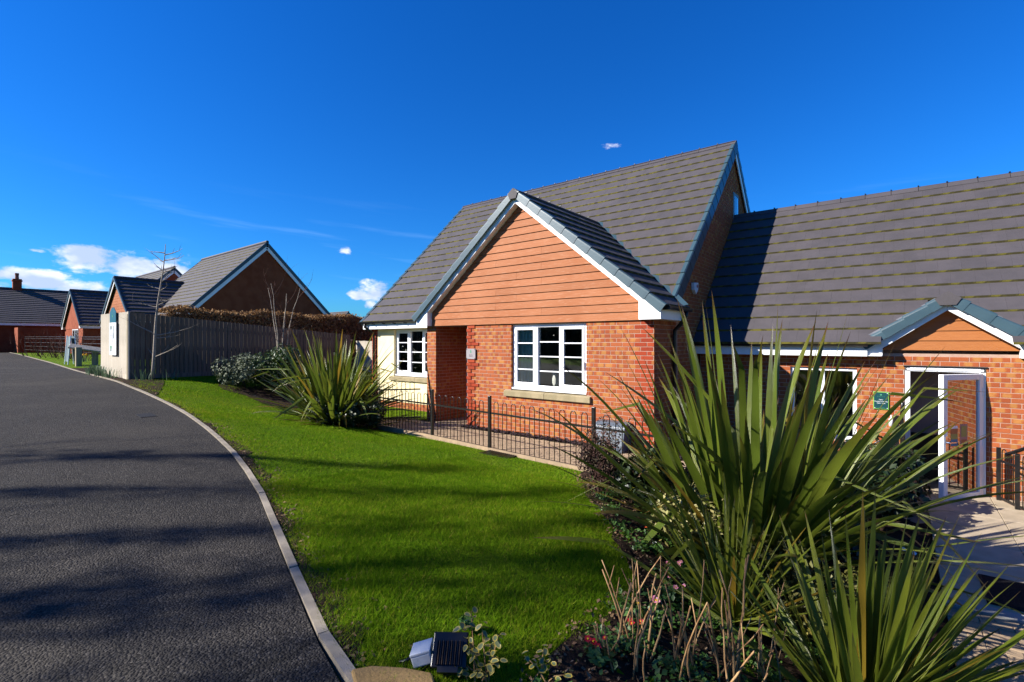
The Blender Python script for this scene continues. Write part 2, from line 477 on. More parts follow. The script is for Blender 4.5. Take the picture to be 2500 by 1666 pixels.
class MB:
    """collects geometry in world coordinates; build() links it as one mesh object"""
    def __init__(s):
        s.v = []; s.f = []; s.m = []; s.at = {}
    def add(s, vs, fs, mi=0):
        o = len(s.v); s.v.extend([tuple(map(float, p)) for p in vs]); s.f.extend([tuple(i + o for i in f) for f in fs]); s.m.extend([mi] * len(fs)); return s
    def box(s, x0, x1, y0, y1, z0, z1, mi=0):
        return s.add([(x0, y0, z0), (x1, y0, z0), (x1, y1, z0), (x0, y1, z0), (x0, y0, z1), (x1, y0, z1), (x1, y1, z1), (x0, y1, z1)],
                     [(0, 3, 2, 1), (4, 5, 6, 7), (0, 1, 5, 4), (1, 2, 6, 5), (2, 3, 7, 6), (3, 0, 4, 7)], mi)
    def obox(s, c, ax, h, mi=0):
        """box with half sizes h along the three axes ax (rows)"""
        c = np.array(c); ax = np.array(ax)
        P = [c + ax[0] * h[0] * a + ax[1] * h[1] * b + ax[2] * h[2] * d for d in (-1, 1) for a, b in ((-1, -1), (1, -1), (1, 1), (-1, 1))]
        return s.add(P, [(0, 3, 2, 1), (4, 5, 6, 7), (0, 1, 5, 4), (1, 2, 6, 5), (2, 3, 7, 6), (3, 0, 4, 7)], mi)
    def bar(s, a, b, w, t, up=(0, 0, 1), mi=0):
        a = np.array(a, float); b = np.array(b, float); d = b - a; L = np.linalg.norm(d); d /= L
        up = np.array(up, float); sd = np.cross(d, up); sd /= np.linalg.norm(sd); n = np.cross(sd, d)
        return s.obox((a + b) / 2, [d, sd, n], (L / 2, w / 2, t / 2), mi)
    def prism(s, poly, off, mi=0):
        """polygon (3D points) extruded by the vector off"""
        n = len(poly); P = [tuple(p) for p in poly] + [tuple(np.array(p) + np.array(off)) for p in poly]
        F = [tuple(range(n - 1, -1, -1)), tuple(range(n, 2 * n))] + [(i, (i + 1) % n, (i + 1) % n + n, i + n) for i in range(n)]
        return s.add(P, F, mi)
    def tube(s, pts, rad, n=8, mi=0, caps=True):
        pts = [np.array(p, float) for p in pts]
        if not hasattr(rad, '__len__'): rad = [rad] * len(pts)
        V = []; prev = None
        for i, p in enumerate(pts):
            d = pts[min(i + 1, len(pts) - 1)] - pts[max(i - 1, 0)]; d = d / (np.linalg.norm(d) + 1e-9)
            if prev is None:
                a = np.array([0, 0, 1.]) if abs(d[2]) < .9 else np.array([1., 0, 0]); sd = np.cross(d, a)
            else:
                sd = prev - d * (prev @ d)
            sd /= np.linalg.norm(sd) + 1e-9; up = np.cross(sd, d); prev = sd
            for k in range(n):
                an = 2 * math.pi * k / n; V.append(p + rad[i] * (math.cos(an) * sd + math.sin(an) * up))
        F = []
        for i in range(len(pts) - 1):
            for k in range(n):
                a = i * n + k; b = i * n + (k + 1) % n; F.append((a, b, b + n, a + n))
        if caps:
            F.append(tuple(range(n - 1, -1, -1))); F.append(tuple(range((len(pts) - 1) * n, len(pts) * n)))
        return s.add(V, F, mi)
    def lathe(s, c, prof, n=24, mi=0):
        V = []; F = []
        for r, z in prof:
            for k in range(n):
                a = 2 * math.pi * k / n; V.append((c[0] + r * math.cos(a), c[1] + r * math.sin(a), c[2] + z))
        for i in range(len(prof) - 1):
            for k in range(n):
                a = i * n + k; b = i * n + (k + 1) % n; F.append((a, b, b + n, a + n))
        F.append(tuple(range(n - 1, -1, -1))); F.append(tuple(range((len(prof) - 1) * n, len(prof) * n)))
        return s.add(V, F, mi)
    def build(s, name, mats, parent=None, smooth=False, origin=(0, 0, 0), bevel=0):
        me = bpy.data.meshes.new(name); o3 = np.array(origin, float)
        me.from_pydata([tuple(np.array(p) - o3) for p in s.v], [], s.f)
        return finish_mesh(name, me, mats, parent, smooth, s.m, origin, bevel)


def finish_mesh(name, me, mats, parent=None, smooth=False, mi=None, origin=(0, 0, 0), bevel=0):
    for m in ([mats] if isinstance(mats, str) else mats): me.materials.append(MATS[m])
    if mi is not None and max(mi, default=0) > 0: me.polygons.foreach_set('material_index', mi)
    if smooth: me.polygons.foreach_set('use_smooth', [True] * len(me.polygons))
    me.update()
    o = bpy.data.objects.new(name, me); link(o, parent, origin)
    if bevel:
        b = o.modifiers.new('bevel', 'BEVEL'); b.width = bevel; b.segments = 2; b.limit_method = 'ANGLE'
    return o


def link(o, parent, wl):
    wl = np.array(wl, float); COL.objects.link(o); WLOC[o.name] = wl
    if parent is not None:
        o.parent = parent; o.location = wl - WLOC[parent.name]
    else:
        o.location = wl


def np_mesh(name, V, F, mats, parent=None, attrs=None, smooth=False, origin=(0, 0, 0)):
    """fast mesh from arrays: F is (n, k); attrs = {name: per-vertex floats}"""
    V = np.asarray(V, np.float32); F = np.asarray(F, np.int32); k = F.shape[1]
    me = bpy.data.meshes.new(name); me.vertices.add(len(V)); me.vertices.foreach_set('co', V.ravel())
    me.loops.add(F.size); me.loops.foreach_set('vertex_index', F.ravel())
    me.polygons.add(len(F)); me.polygons.foreach_set('loop_start', np.arange(0, F.size, k, dtype=np.int32))
    me.update(calc_edges=True)
    for a, d in (attrs or {}).items():
        at = me.attributes.new(a, 'FLOAT', 'POINT'); at.data.foreach_set('value', np.asarray(d, np.float32))
    return finish_mesh(name, me, mats, parent, smooth, None, origin)


def tag(o, label=None, cat=None, group=None, kind=None):
    for k, v in (('label', label), ('category', cat), ('group', group), ('kind', kind)):
        if v: o[k] = v
    return o


def thing(name, loc, label, cat, group=None):
    o = bpy.data.objects.new(name, None); o.empty_display_size = .2; link(o, None, loc)
    return tag(o, label, cat, group)


def place(name, mesh, parent, wl, R=None):
    o = bpy.data.objects.new(name, mesh); link(o, parent, wl)
    if R is not None: o.rotation_euler = Matrix(R).to_euler()
    return o


def depth_of(p):
    d = np.asarray(p) - CAM; c = np.array([-math.sin(TH), math.cos(TH), 0]); r = np.array([math.cos(TH), math.sin(TH), 0])
    w = d @ c
    x = 1249.5 + 1185 * (d @ r) / w if w > .1 else 1e9
    y = 834.3 - 1185 * d[2] / w if w > .1 else 1e9
    return w, x, y


# pieces: unit meshes shared by size
PIECE = {}


def piece(key, fn):
    if key not in PIECE:
        mb, mats = fn(); me = bpy.data.meshes.new(str(key[0])); me.from_pydata(mb.v, [], mb.f)
        for m in mats: me.materials.append(MATS[m])
        if max(mb.m, default=0) > 0: me.polygons.foreach_set('material_index', mb.m)
        me.update(); PIECE[key] = (me, np.array(mb.v), mb.f, mb.m, mats)
    return PIECE[key]


def lay(pieces, name, parent, keep, seen=None):
    """pieces = [(key, fn, loc, R)]; the `keep` that show largest become objects, the rest one joined part"""
    def rank(p):
        w, x, y = depth_of(p[2])
        out = not (-60 < x < 2560 and -60 < y < 1730) or w < .1
        hid = seen is not None and not seen(p[2], x, y)
        return (out or hid, w)
    pieces = sorted(pieces, key=rank)
    good = [p for p in pieces[:keep] if not rank(p)[0]]; rest = pieces[len(good):]
    for key, fn, loc, R in good:
        place(name, piece(key, fn)[0], parent, loc, R)
    if rest:
        groups = {}
        for key, fn, loc, R in rest:
            me, V, F, M, mats = piece(key, fn); groups.setdefault(tuple(mats), []).append((V, F, M, loc, R))
        for mats, L in groups.items():
            mb = MB()
            for V, F, M, loc, R in L:
                P = V if R is None else V @ np.array(R).T
                P = P + np.array(loc); o = len(mb.v); mb.v.extend(map(tuple, P)); mb.f.extend([tuple(i + o for i in f) for f in F]); mb.m.extend(M)
            o = mb.build(name + '_field', list(mats), parent); tag(o, kind='stuff')


def mk_brick(w, mat, dep=.045, hgt=.065):
    def fn():
        b = MB(); h = .0022
        # slightly chamfered face towards -Y
        x0, x1, z0, z1 = -w / 2, w / 2, -hgt / 2, hgt / 2
        V = [(x0, h, z0), (x1, h, z0), (x1, h, z1), (x0, h, z1), (x0 + h, 0, z0 + h), (x1 - h, 0, z0 + h), (x1 - h, 0, z1 - h), (x0 + h, 0, z1 - h),
             (x0, dep, z0), (x1, dep, z0), (x1, dep, z1), (x0, dep, z1)]
        F = [(4, 5, 6, 7), (0, 1, 5, 4), (1, 2, 6, 5), (2, 3, 7, 6), (3, 0, 4, 7), (0, 8, 9, 1), (1, 9, 10, 2), (2, 10, 11, 3), (3, 11, 8, 0)]
        b.add(V, F); return b, [mat]
    return ('brick', round(w, 3), mat), fn


RX = np.array([[0, -1, 0], [1, 0, 0], [0, 0, 1.]])      # turns a piece facing -Y so that it faces +X


def brick_run(a0, a1, z0, z1, holes, plane, axis, mat='brick_x', ph=-5.64, pz=-.15, red=None, proud=None):
    """running bond between a0..a1 and z0..z1, holes = [(a, b, z, z)]; axis 'x': faces -Y at y=plane; 'y': faces +X at x=plane"""
    out = []
    r0 = int(math.floor((z0 - pz) / .075 + 1e-6)); r1 = int(math.ceil((z1 - pz) / .075 - 1e-6))
    for r in range(r0, r1):
        zc = pz + r * .075 + .0375
        if zc - .02 < z0 or zc + .02 > z1: continue
        spans = [(a0, a1)]
        for ha, hb, hz0, hz1 in holes:
            if hz0 - .02 < zc < hz1 + .02:
                spans = [q for s_ in spans for q in ((s_[0], min(s_[1], ha)), (max(s_[0], hb), s_[1])) if q[1] - q[0] > .03]
        off = -.5 * (r % 2)
        for sa, sb in spans:
            c = int(math.floor((sa - ph) / .225 - off))
            while True:
                b0 = ph + (c + off) * .225; b1 = b0 + .225; c += 1
                if b0 >= sb - .02: break
                x0 = max(b0 + .005, sa); x1 = min(b1 - .005, sb)
                if x1 - x0 < .03: continue
                m = mat; j = random.uniform(-.0015, .0015)
                xm = (x0 + x1) / 2
                if red and red(xm, zc): m = 'brick_red'
                if proud: j -= proud(xm, zc)
                key, fn = mk_brick(round(x1 - x0, 3), m)
                out.append((key, fn, (xm, plane + j, zc), None) if axis == 'x' else (key, fn, (plane - j, xm, zc), RX))
    return out


def gable_pts(y0, y1, z0, ze, zr):
    return [(y0, z0), (y1, z0), (y1, ze), ((y0 + y1) / 2, zr), (y0, ze)]


def mk_tile(w, L, mats=('tile', 'moss')):
    def fn():
        b = MB(); x0, x1 = .0006, w - .0006
        lo, hi, lo2, hi2 = .004, .046, -.016, .004
        V = [(x0, -.022, .011), (x1, -.022, .011), (x1, L, lo2), (x0, L, lo2), (x0, .006, hi), (x1, .006, hi), (x1, L, hi2), (x0, L, hi2), (x0, 0, hi - .006), (x1, 0, hi - .006)]
        b.add(V, [(4, 5, 6, 7), (0, 3, 2, 1), (1, 2, 6, 5), (0, 4, 7, 3), (2, 3, 7, 6), (1, 5, 9), (0, 8, 4)], 0)
        b.add([V[8], V[9], V[5], V[4]], [(0, 1, 2, 3)], 0)
        b.add([V[0], V[1], V[9], V[8]], [(0, 1, 2, 3)], 1)
        return b, list(mats)
    return ('roof_tile', round(w, 3), round(L, 3), mats), fn


def roof_slope(O, u, length, s, slen, gauge=.345, tw=.30, clip=None, seed=0):
    """tiles on a plane: O = eaves corner, u along the eaves, s up the slope; broken bond"""
    O = np.array(O, float); u = np.array(u, float); s = np.array(s, float); n = np.cross(u, s)
    R = np.column_stack([u, s, n]); out = []; rr = random.Random(seed)
    rows = int(math.ceil(slen / gauge - .02))
    for r in range(rows):
        a = r * gauge - .045; L = min(gauge + .06, slen - a + .02)
        x = -tw * (.5 * (r % 2))
        while x < length - .02:
            x0 = max(x, 0); x1 = min(x + tw, length); x += tw
            if x1 - x0 < .04: continue
            P = O + u * x0 + s * a
            if clip and not clip(O + u * (x0 + x1) / 2 + s * (a + gauge / 2)): continue
            key, fn = mk_tile(round(x1 - x0, 3), round(L, 3))
            out.append((key, fn, P + n * rr.uniform(-.0015, .0015), R))
    return out


def ridge_tiles(parent, a, b, n, pitch, mats='tile', step=.45):
    """angled ridge tiles laid end to end from a to b; n = number fitted"""
    a = np.array(a, float); b = np.array(b, float); d = b - a; L = np.linalg.norm(d); d /= L
    cnt = max(1, round(L / step)); st = L / cnt; sd = np.cross(d, [0, 0, 1.]); t = math.tan(pitch)
    prof = [(-.125, -.125 * t + .012), (-.05, -.028), (0, 0), (.05, -.028), (.125, -.125 * t + .012)]
    prof = [(x, z + .035) for x, z in prof]; low = [(x * .93, z - .018) for x, z in prof]
    for i in range(cnt):
        m = MB(); p0 = a + d * (i * st + .004); p1 = a + d * ((i + 1) * st - .004)
        ring = lambda p: [p + sd * x + np.array([0, 0, z]) for x, z in prof] + [p + sd * x + np.array([0, 0, z]) for x, z in reversed(low)]
        r0, r1 = ring(p0), ring(p1); k = len(r0); o = p0
        m.add(r0 + r1, [tuple(range(k - 1, -1, -1)), tuple(range(k, 2 * k))] + [(j, (j + 1) % k, (j + 1) % k + k, j + k) for j in range(k)])
        m.build('ridge_tile', mats, parent, origin=tuple(p0))
        if i:     # union clip at the joint
            c = MB(); q = a + d * (i * st)
            c.obox(q + np.array([0, 0, .042]), [d, sd, (0, 0, 1)], (.012, .045, .010)); c.build('ridge_clip', 'black_plastic', parent, origin=tuple(q))


def verge_caps(parent, O, s, slen, out, gauge=.345, w=.075, drop=.135, mat='verge_teal'):
    """dry-verge units: one stepped cap for each course, O = foot of the verge on the tile plane, out = outward unit vector"""
    O = np.array(O, float); s = np.array(s, float); out = np.array(out, float)
    n = np.cross(out, s); n = n if n[2] > 0 else -n
    rows = int(math.ceil(slen / gauge - .02))
    for r in range(rows):
        m = MB(); a0 = r * gauge - .075; a1 = min((r + 1) * gauge + .0, slen)
        for (p, q, t0, t1) in ((-.045, .042, .052, .028),):
            # profile: flat flange on the tiles, rounded shoulder, side plate hanging down
            prof0 = [(-w, t0), (.028, t0 + .004), (.046, t0 - .012), (.052, t0 - .035), (.052, -drop), (.040, -drop), (.036, t0 - .03), (-w, t0 - .008)]
            prof1 = [(-w, t1), (.024, t1 + .002), (.040, t1 - .012), (.045, t1 - .035), (.045, -drop + .012), (.036, -drop + .012), (.032, t1 - .03), (-w, t1 - .008)]
            A = [O + s * a0 + out * x + n * z for x, z in prof0]; B = [O + s * a1 + out * x + n * z for x, z in prof1]
            k = len(A); m.add(A + B, [tuple(range(k - 1, -1, -1)), tuple(range(k, 2 * k))] + [(j, (j + 1) % k, (j + 1) % k + k, j + k) for j in range(k)])
        m.build('verge_cap', mat, parent, origin=tuple(O + s * a0), smooth=False)


def casement(parent, x0, x1, z0, z1, y, lights=3, sash=(0, 2), bars=3, mat='upvc_frame', name='window', inward=(.05, .06)):
    """white framed window in a wall facing -Y: frame > sashes, glazing bars, panes"""
    f = .062; d = .07
    F = MB()
    F.box(x0, x1, y, y + d, z1 - f, z1); F.box(x0, x1, y, y + d, z0, z0 + f)
    F.box(x0, x0 + f, y, y + d, z0 + f, z1 - f); F.box(x1 - f, x1, y, y + d, z0 + f, z1 - f)
    w = (x1 - x0 - f) / lights
    for i in range(1, lights):
        xc = x0 + f / 2 + w * i; F.box(xc - .03, xc + .03, y, y + d, z0 + f, z1 - f)
    win = F.build(name, mat, parent, origin=(x0, y, z0), bevel=.006)
    for i in range(lights):
        a = x0 + f / 2 + w * i + (.03 if i else f / 2); b = x0 + f / 2 + w * (i + 1) - (.03 if i < lights - 1 else f / 2)
        c, e = z0 + f, z1 - f; yy = y + .02
        if i in sash:
            q = .05; s_ = MB(); yy = y - .012
            s_.box(a, b, yy, yy + .055, e - q, e); s_.box(a, b, yy, yy + .055, c, c + q); s_.box(a, a + q, yy, yy + .055, c + q, e - q); s_.box(b - q, b, yy, yy + .055, c + q, e - q)
            s_.build('sash', mat, win, origin=(a, yy, c), bevel=.005); a += q; b -= q; c += q; e -= q
        p = MB(); p.box(a - .01, b + .01, yy + .030, yy + .034, c - .01, e + .01); p.build('pane', 'glass', win, origin=(a, yy, c))
        for k in range(1, bars + 1):
            zz = c + (e - c) * k / (bars + 1); g = MB(); g.box(a, b, yy + .014, yy + .028, zz - .011, zz + .011); g.build('glazing_bar', mat, win, origin=(a, yy, zz))
    return win


# ------------------------------------------------------------------ the lie of the land
def sstep(a, b, x):
    t = np.clip((np.asarray(x, float) - a) / (b - a), 0, 1); return t * t * (3 - 2 * t)


KX = [-90, -48, -36, -27, -18.8, -12.6, -10.2, -8.5, -6.94, -5.26, -3.8, -2.68, -1.72, -.45, .22, .7, 1.15, 1.6, 12]
KY = [-1.5, -3.0, -3.48, -3.83, -4.19, -4.33, -4.41, -4.5, -4.63, -4.85, -5.09, -5.35, -5.6, -6.02, -6.24, -6.4, -6.52, -6.6, -7]


def kerb_y(x): return np.interp(x, KX, KY)


def road_z(x): return np.interp(x, [-90, -40, -25, -13, -6, -1, 3, 10], [1.05, 1.0, .9, .76, .47, .22, .2, .2])


def gz(x, y):
    x = np.asarray(x, float); y = np.asarray(y, float)
    zr = road_z(x); zp = -.08 - .5 * sstep(.8, 2.8, x); yl = np.interp(x, [.5, 2.5], [-1.45, -3.2])
    k = kerb_y(x); wy = np.clip((y - k) / (yl - k), 0, 1); wx = sstep(-13, -8.5, x)
    return zr + (zp - zr) * wx * wy


def sheet(name, fx0, fx1, ys, dz, mat, nx=12, kind='structure', jit=None):
    """surface strip: for every y in ys, x from fx0(y) to fx1(y)"""
    V = []; F = []
    for y in ys:
        a, b = fx0(y), fx1(y)
        for i in range(nx + 1):
            x = a + (b - a) * i / nx; V.append((x, y, gz(x, y) + dz + (jit(x, y) if jit else 0)))
    for j in range(len(ys) - 1):
        for i in range(nx):
            p = j * (nx + 1) + i; F.append((p, p + 1, p + nx + 2, p + nx + 1))
    return tag(np_mesh(name, V, F, mat, smooth=True), kind=kind)


def ysheet(name, xs, fy0, fy1, dz, mat, ny=10, kind='structure', jit=None):
    V = []; F = []
    for x in xs:
        a, b = fy0(x), fy1(x)
        for i in range(ny + 1):
            y = a + (b - a) * i / ny; V.append((x, y, gz(x, y) + dz + (jit(x, y) if jit else 0)))
    for j in range(len(xs) - 1):
        for i in range(ny):
            p = j * (ny + 1) + i; F.append((p, p + ny + 1, p + ny + 2, p + 1))
    return tag(np_mesh(name, V, F, mat, smooth=True), kind=kind)


def build_ground():
    gx = np.unique(np.concatenate([[-900, -400, -200, -120], np.arange(-90, -30, 4), np.arange(-30, 8, .6), [9, 12, 16, 25, 40, 80, 200, 600]]))
    gy = np.unique(np.concatenate([[-600, -200, -100, -60, -40, -30, -24, -20, -17], np.arange(-14, 6, .6), [7, 9, 12, 16, 20, 30, 50, 90, 160, 300, 700]]))
    V = [(x, y, float(gz(x, y)) - .035) for y in gy for x in gx]; n = len(gx)
    F = [(j * n + i, j * n + i + 1, (j + 1) * n + i + 1, (j + 1) * n + i) for j in range(len(gy) - 1) for i in range(n - 1)]
    tag(np_mesh('ground', V, F, 'lawn', smooth=True), kind='structure')
    xs = np.concatenate([np.arange(-48, -16, 1.5), np.arange(-16, 9.1, .4)])
    ysheet('road', xs, lambda x: kerb_y(x) - 8.5, lambda x: kerb_y(x) - .01, .0, 'asphalt', 14)
    # lawn: from the kerb to the railing, and beside the cream wall
    def top(x): return -1.45 if x > -5.9 else (1.0 if x > -9.2 else 3.2)
    xs = np.unique(np.concatenate([np.arange(-13.3, -6, .4), np.arange(-6, 2.6, .25), [-5.9, -5.901, -9.2, -9.201]]))
    ysheet('lawn', xs, lambda x: kerb_y(x) + .045, top, .0, 'lawn', 26)


BED_Y = [-8, -7, -5.7, -5.4, -4.8, -4.28, -3.55, -2.9, -2.2, -1.9, -1.6]
BED_X = [2.3, 2.0, 1.74, 1.70, 1.66, 1.66, .98, .45, -.15, -.30, -.36]


def bed_x(y): return float(np.interp(y, BED_Y, BED_X)) + .05 * math.sin(y * 5.1) + .03 * math.sin(y * 13.7)


def lump(x, y): return .022 * math.sin(x * 9.1 + y * 3.3) * math.sin(y * 7.7 - x * 2.1) + .012 * math.sin(x * 23 + y * 17)


build_ground()
sheet('flower_bed', bed_x, lambda y: 3.52, list(np.arange(-8, 2.6, .12)), .018, 'soil', 30, jit=lump)
# strip of bare earth along the kerb and under the fence
ysheet('border_soil', np.arange(-20, -9.5, .25), lambda x: kerb_y(x) + .05, lambda x: kerb_y(x) + (.95 if x < -12.4 else .95 - .9 * (x + 12.4) / 2.9), .012, 'soil', 6, jit=lambda x, y: .4 * lump(x, y))


def blob_soil(name, cx, cy, rx, ry, dz=.012):
    V = [(cx, cy, gz(cx, cy) + dz)]; n = 28
    for k in range(n):
        a = 2 * math.pi * k / n; q = 1 + .12 * math.sin(3 * a + cx) + .07 * math.sin(7 * a)
        x, y = cx + rx * q * math.cos(a), cy + ry * q * math.sin(a); V.append((x, y, gz(x, y) + dz))
    tag(np_mesh(name, V, [(0, 1 + k, 1 + (k + 1) % n) for k in range(n)], 'soil'), kind='structure')


blob_soil('shrub_bed', -6.7, -1.75, 1.15, .62)
blob_soil('shrub_bed', -11.2, -1.3, 1.5, 1.0)

ysheet('verge_soil', np.arange(-12, 1.75, .1), lambda x: kerb_y(x) + .05, lambda x: kerb_y(x) + .07 + .10 * (1 + math.sin(x * 2.9) * math.sin(x * 1.3 + 1)) + .03 * math.sin(x * 17), .006, 'soil', 3, jit=lambda x, y: .3 * lump(x, y))
# kerb: pin-kerb stones end to end
kerb = tag(bpy.data.objects.new('kerb', None), kind='structure'); link(kerb, None, (0, 0, 0))


def build_kerb():
    xs = np.arange(1.62, -48, -.05); P = np.column_stack([xs, kerb_y(xs)])
    # smooth the polyline, then walk it in 0.915 m steps
    for _ in range(60): P[1:-1] = .5 * P[1:-1] + .25 * (P[:-2] + P[2:])
    L = np.concatenate([[0], np.cumsum(np.linalg.norm(np.diff(P, axis=0), axis=1))]); s = 0.0; k = 0
    while s + .91 < L[-1]:
        a = np.array([np.interp(s + .004, L, P[:, i]) for i in (0, 1)]); b = np.array([np.interp(s + .908, L, P[:, i]) for i in (0, 1)])
        d = (b - a) / np.linalg.norm(b - a); n = np.array([-d[1], d[0]]); n = n if n[1] > 0 else -n
        top = .016 + random.uniform(-.004, .004); m = MB()
        c = [a, b, b + n * .055, a + n * .055]
        z = [float(road_z(q[0])) for q in c]
        Vt = [(q[0], q[1], zz + top) for q, zz in zip(c, z)]; Vb = [(q[0], q[1], zz - .12) for q, zz in zip(c, z)]
        m.add(Vb + Vt, [(0, 3, 2, 1), (4, 5, 6, 7), (0, 1, 5, 4), (1, 2, 6, 5), (2, 3, 7, 6), (3, 0, 4, 7)])
        o = m.build('kerb_stone', 'concrete', kerb, origin=(a[0], a[1], z[0])); s += .915; k += 1


build_kerb()

# ------------------------------------------------------------------ the bungalow
C45 = math.sqrt(.5)
TB = .801; NB = math.hypot(1, TB); BS = (1 / NB, TB / NB)


def half_round(m, a, b, r, mi=0):
    """half-round gutter from a to b (open on top)"""
    a = np.array(a, float); b = np.array(b, float); d = (b - a) / np.linalg.norm(b - a); sd = np.cross(d, [0, 0, 1.])
    pr = [(math.cos(t) * r, math.sin(t) * r) for t in np.linspace(math.pi, 2 * math.pi, 9)]
    pr += [(math.cos(t) * (r - .006), math.sin(t) * (r - .006)) for t in np.linspace(2 * math.pi, math.pi, 9)]
    A = [a + sd * x + np.array([0, 0, z]) for x, z in pr]; B = [b + sd * x + np.array([0, 0, z]) for x, z in pr]; k = len(pr)
    m.add(A + B, [tuple(range(k - 1, -1, -1)), tuple(range(k, 2 * k))] + [(j, (j + 1) % k, (j + 1) % k + k, j + k) for j in range(k)], mi)


def build_bungalow():
    H = thing('bungalow', (-4.5, 3, 0), 'red brick bungalow with grey tiled roof and wood clad front gable', 'house')
    # --- bay front wall: backing, bricks
    wall = MB()
    for x0, x1, z0, z1 in ((-5.63, -5.33, -.3, 2.19), (-4.31, -3.06, -.3, 2.19), (-3.06, -1.28, -.3, .80), (-1.28, -.008, -.3, 2.19), (-5.33, -4.31, 2.165, 2.19), (-3.06, -1.28, 2.16, 2.19)):
        wall.box(x0, x1, .0042, .10, z0, z1)
    wall.box(-.10, -.007, .101, 1.10, -.3, 2.19)                      # bay flank
    wall.box(-5.63, -5.33, .101, 1.12, -.3, 2.19)                     # porch flank
    fw = wall.build('front_wall', 'mortar', H)
    holes = [(-5.325, -4.315, -.3, 2.18), (-3.05, -1.29, .84, 2.18), (-3.22, -1.19, .69, .83)]
    def red(x, z):
        r = int((z + .15) / .075) // 3
        if -4.33 < x < (-3.98 if r % 2 == 0 else -4.09): return True
        return x > -.34 or (x > -.40 and int((z + .15) / .075) % 2)
    def proud(x, z): return .016 if (-4.33 < x < -3.9 and red(x, z)) else 0.
    def opensight(p, x, y): return not (1640 < x)
    front = brick_run(-5.64, -.002, -.15, 2.17, holes, 0.0, 'x', red=red, proud=proud)
    lay(front, 'brick', fw, 300, opensight)
    side = brick_run(0, 1.04, -.3, 2.17, [], 0.0, 'y', 'brick_y', ph=.0) + brick_run(0.03, 1.1, -.15, 2.16, [], -5.325, 'y', 'brick_y', ph=.0)
    side += brick_run(0.045, .13, .84, 2.16, [], -3.05, 'y', 'brick_y', ph=.0)
    lay(side, 'flank_brick', fw, 0)
    # stone sill in two lengths
    for a, b in ((-3.22, -2.206), (-2.202, -1.19)):
        m = MB(); m.prism([(a, -.052, .69), (a, -.052, .80), (a, .11, .835), (a, .11, .69)], (b - a, 0, 0)); m.build('sill', 'sill_stone', H, origin=(a, 0, .69), bevel=.008)
    win = casement(H, -3.045, -1.295, .875, 2.16, .055)
    m = MB(); m.box(-3.045, -1.295, .005, .12, .838, .875); m.build('window_cill', 'upvc_frame', win, bevel=.006)
    m = MB(); m.box(-1.372, -1.352, .018, .034, 1.30, 1.44); m.build('window_handle', 'white_metal', win)
    # --- cladding of the gable
    gb = MB(); gb.prism([(-5.44, .012, 2.19), (-.20, .012, 2.19), (-.20, .012, 2.45), (-2.82, .012, 4.58), (-5.44, .012, 2.45)], (0, .10, 0)); gable = gb.build('gable', 'dark_inside', H)
    for k in range(16):
        z0 = 2.18 + .15 * k; z1 = min(z0 + .157, 4.56)
        lim = lambda z: min(2.615, max(.02, (4.60 - z) / .81 + .01))
        cuts = [-9, -3.45, 9] if k % 2 == 0 else [-9, -2.28, 9]
        if k in (3, 6, 10, 12): cuts = [-9, -2.9 + .3 * (k % 3), 9]
        if k > 9: cuts = [-9, 9]
        for a, b in zip(cuts[:-1], cuts[1:]):
            L0, L1 = max(a + .0015, -2.82 - lim(z0)), max(a + .0015, -2.82 - lim(z1)); R0, R1 = min(b - .0015, -2.82 + lim(z0)), min(b - .0015, -2.82 + lim(z1))
            if R0 - L0 < .05: continue
            R1 = max(R1, L1 + .01); yb, yt = -.036, -.016; bd = MB()
            V = [(L0, yb, z0), (R0, yb, z0), (R1, yt, z1), (L1, yt, z1), (L0, yb + .012, z0), (R0, yb + .012, z0), (R1, yt + .012, z1), (L1, yt + .012, z1)]
            bd.add(V, [(0, 1, 2, 3), (5, 4, 7, 6), (1, 0, 4, 5), (2, 1, 5, 6), (3, 2, 6, 7), (0, 3, 7, 4)])
            bd.build('cladding_board', 'cladding', gable, origin=(L0, yb, z0))
    # bargeboards with boxed ends
    for sgn in (1, -1):
        X = lambda x: -2.82 + sgn * (x + 2.82)
        m = MB(); poly = [(X(-2.82 + .001), -.17, 4.77), (X(.18), -.17, 2.367), (X(.18), -.17, 2.18), (X(-.20), -.17, 2.18), (X(-.20), -.17, 2.49), (X(-2.82 + .001), -.17, 4.59)]
        m.prism(poly, (0, .022, 0)); bb = m.build('bargeboard', 'upvc', H, origin=(X(0), -.17, 2.18), bevel=.003)
        t = MB(); t.box(X(-.262) - .001 * sgn if False else min(X(-.20), X(-.206)), max(X(-.20), X(-.206)), -.1475, -.012, 2.18, 2.49); t.bar((X(-.20), -.08, 2.487), (X(-2.82), -.08, 4.587), .135, .006, up=(0, 0, 1)); t.build('soffit', 'upvc', bb)
        e = MB(); x0, x1 = sorted((X(.16), X(.179))); e.box(x0, x1, -.1475, .85, 2.182, 2.37); x0, x1 = sorted((X(.158), X(.004))); e.box(x0, x1, -.1475, 1.05, 2.183, 2.20); e.build('eaves_box', 'upvc', bb)
    # --- main walls
    cw = MB()
    for x0, x1, z0, z1 in ((-9.02, -8.25, .09, 2.19), (-6.47, -5.635, .09, 2.19), (-8.25, -6.47, .09, .80)): cw.box(x0, x1, 1.05, 1.25, z0, z1)
    cw.box(-8.25, -6.47, 1.05, 1.25, 2.16, 2.19)
    rend = cw.build('rendered_wall', 'render_cream', H)
    lay(brick_run(-9.30, -5.64, -.2, .09, [], 1.06, 'x') + brick_run(-9.30, -9.025, .09, 2.17, [], 1.045, 'x', red=lambda x, z: True), 'plinth_brick', rend, 300)
    m = MB(); m.box(-9.29, -5.64, 1.07, 1.25, -.3, .085); m.box(-9.29, -9.03, 1.055, 1.25, .085, 2.19); m.build('plinth', 'mortar', rend)
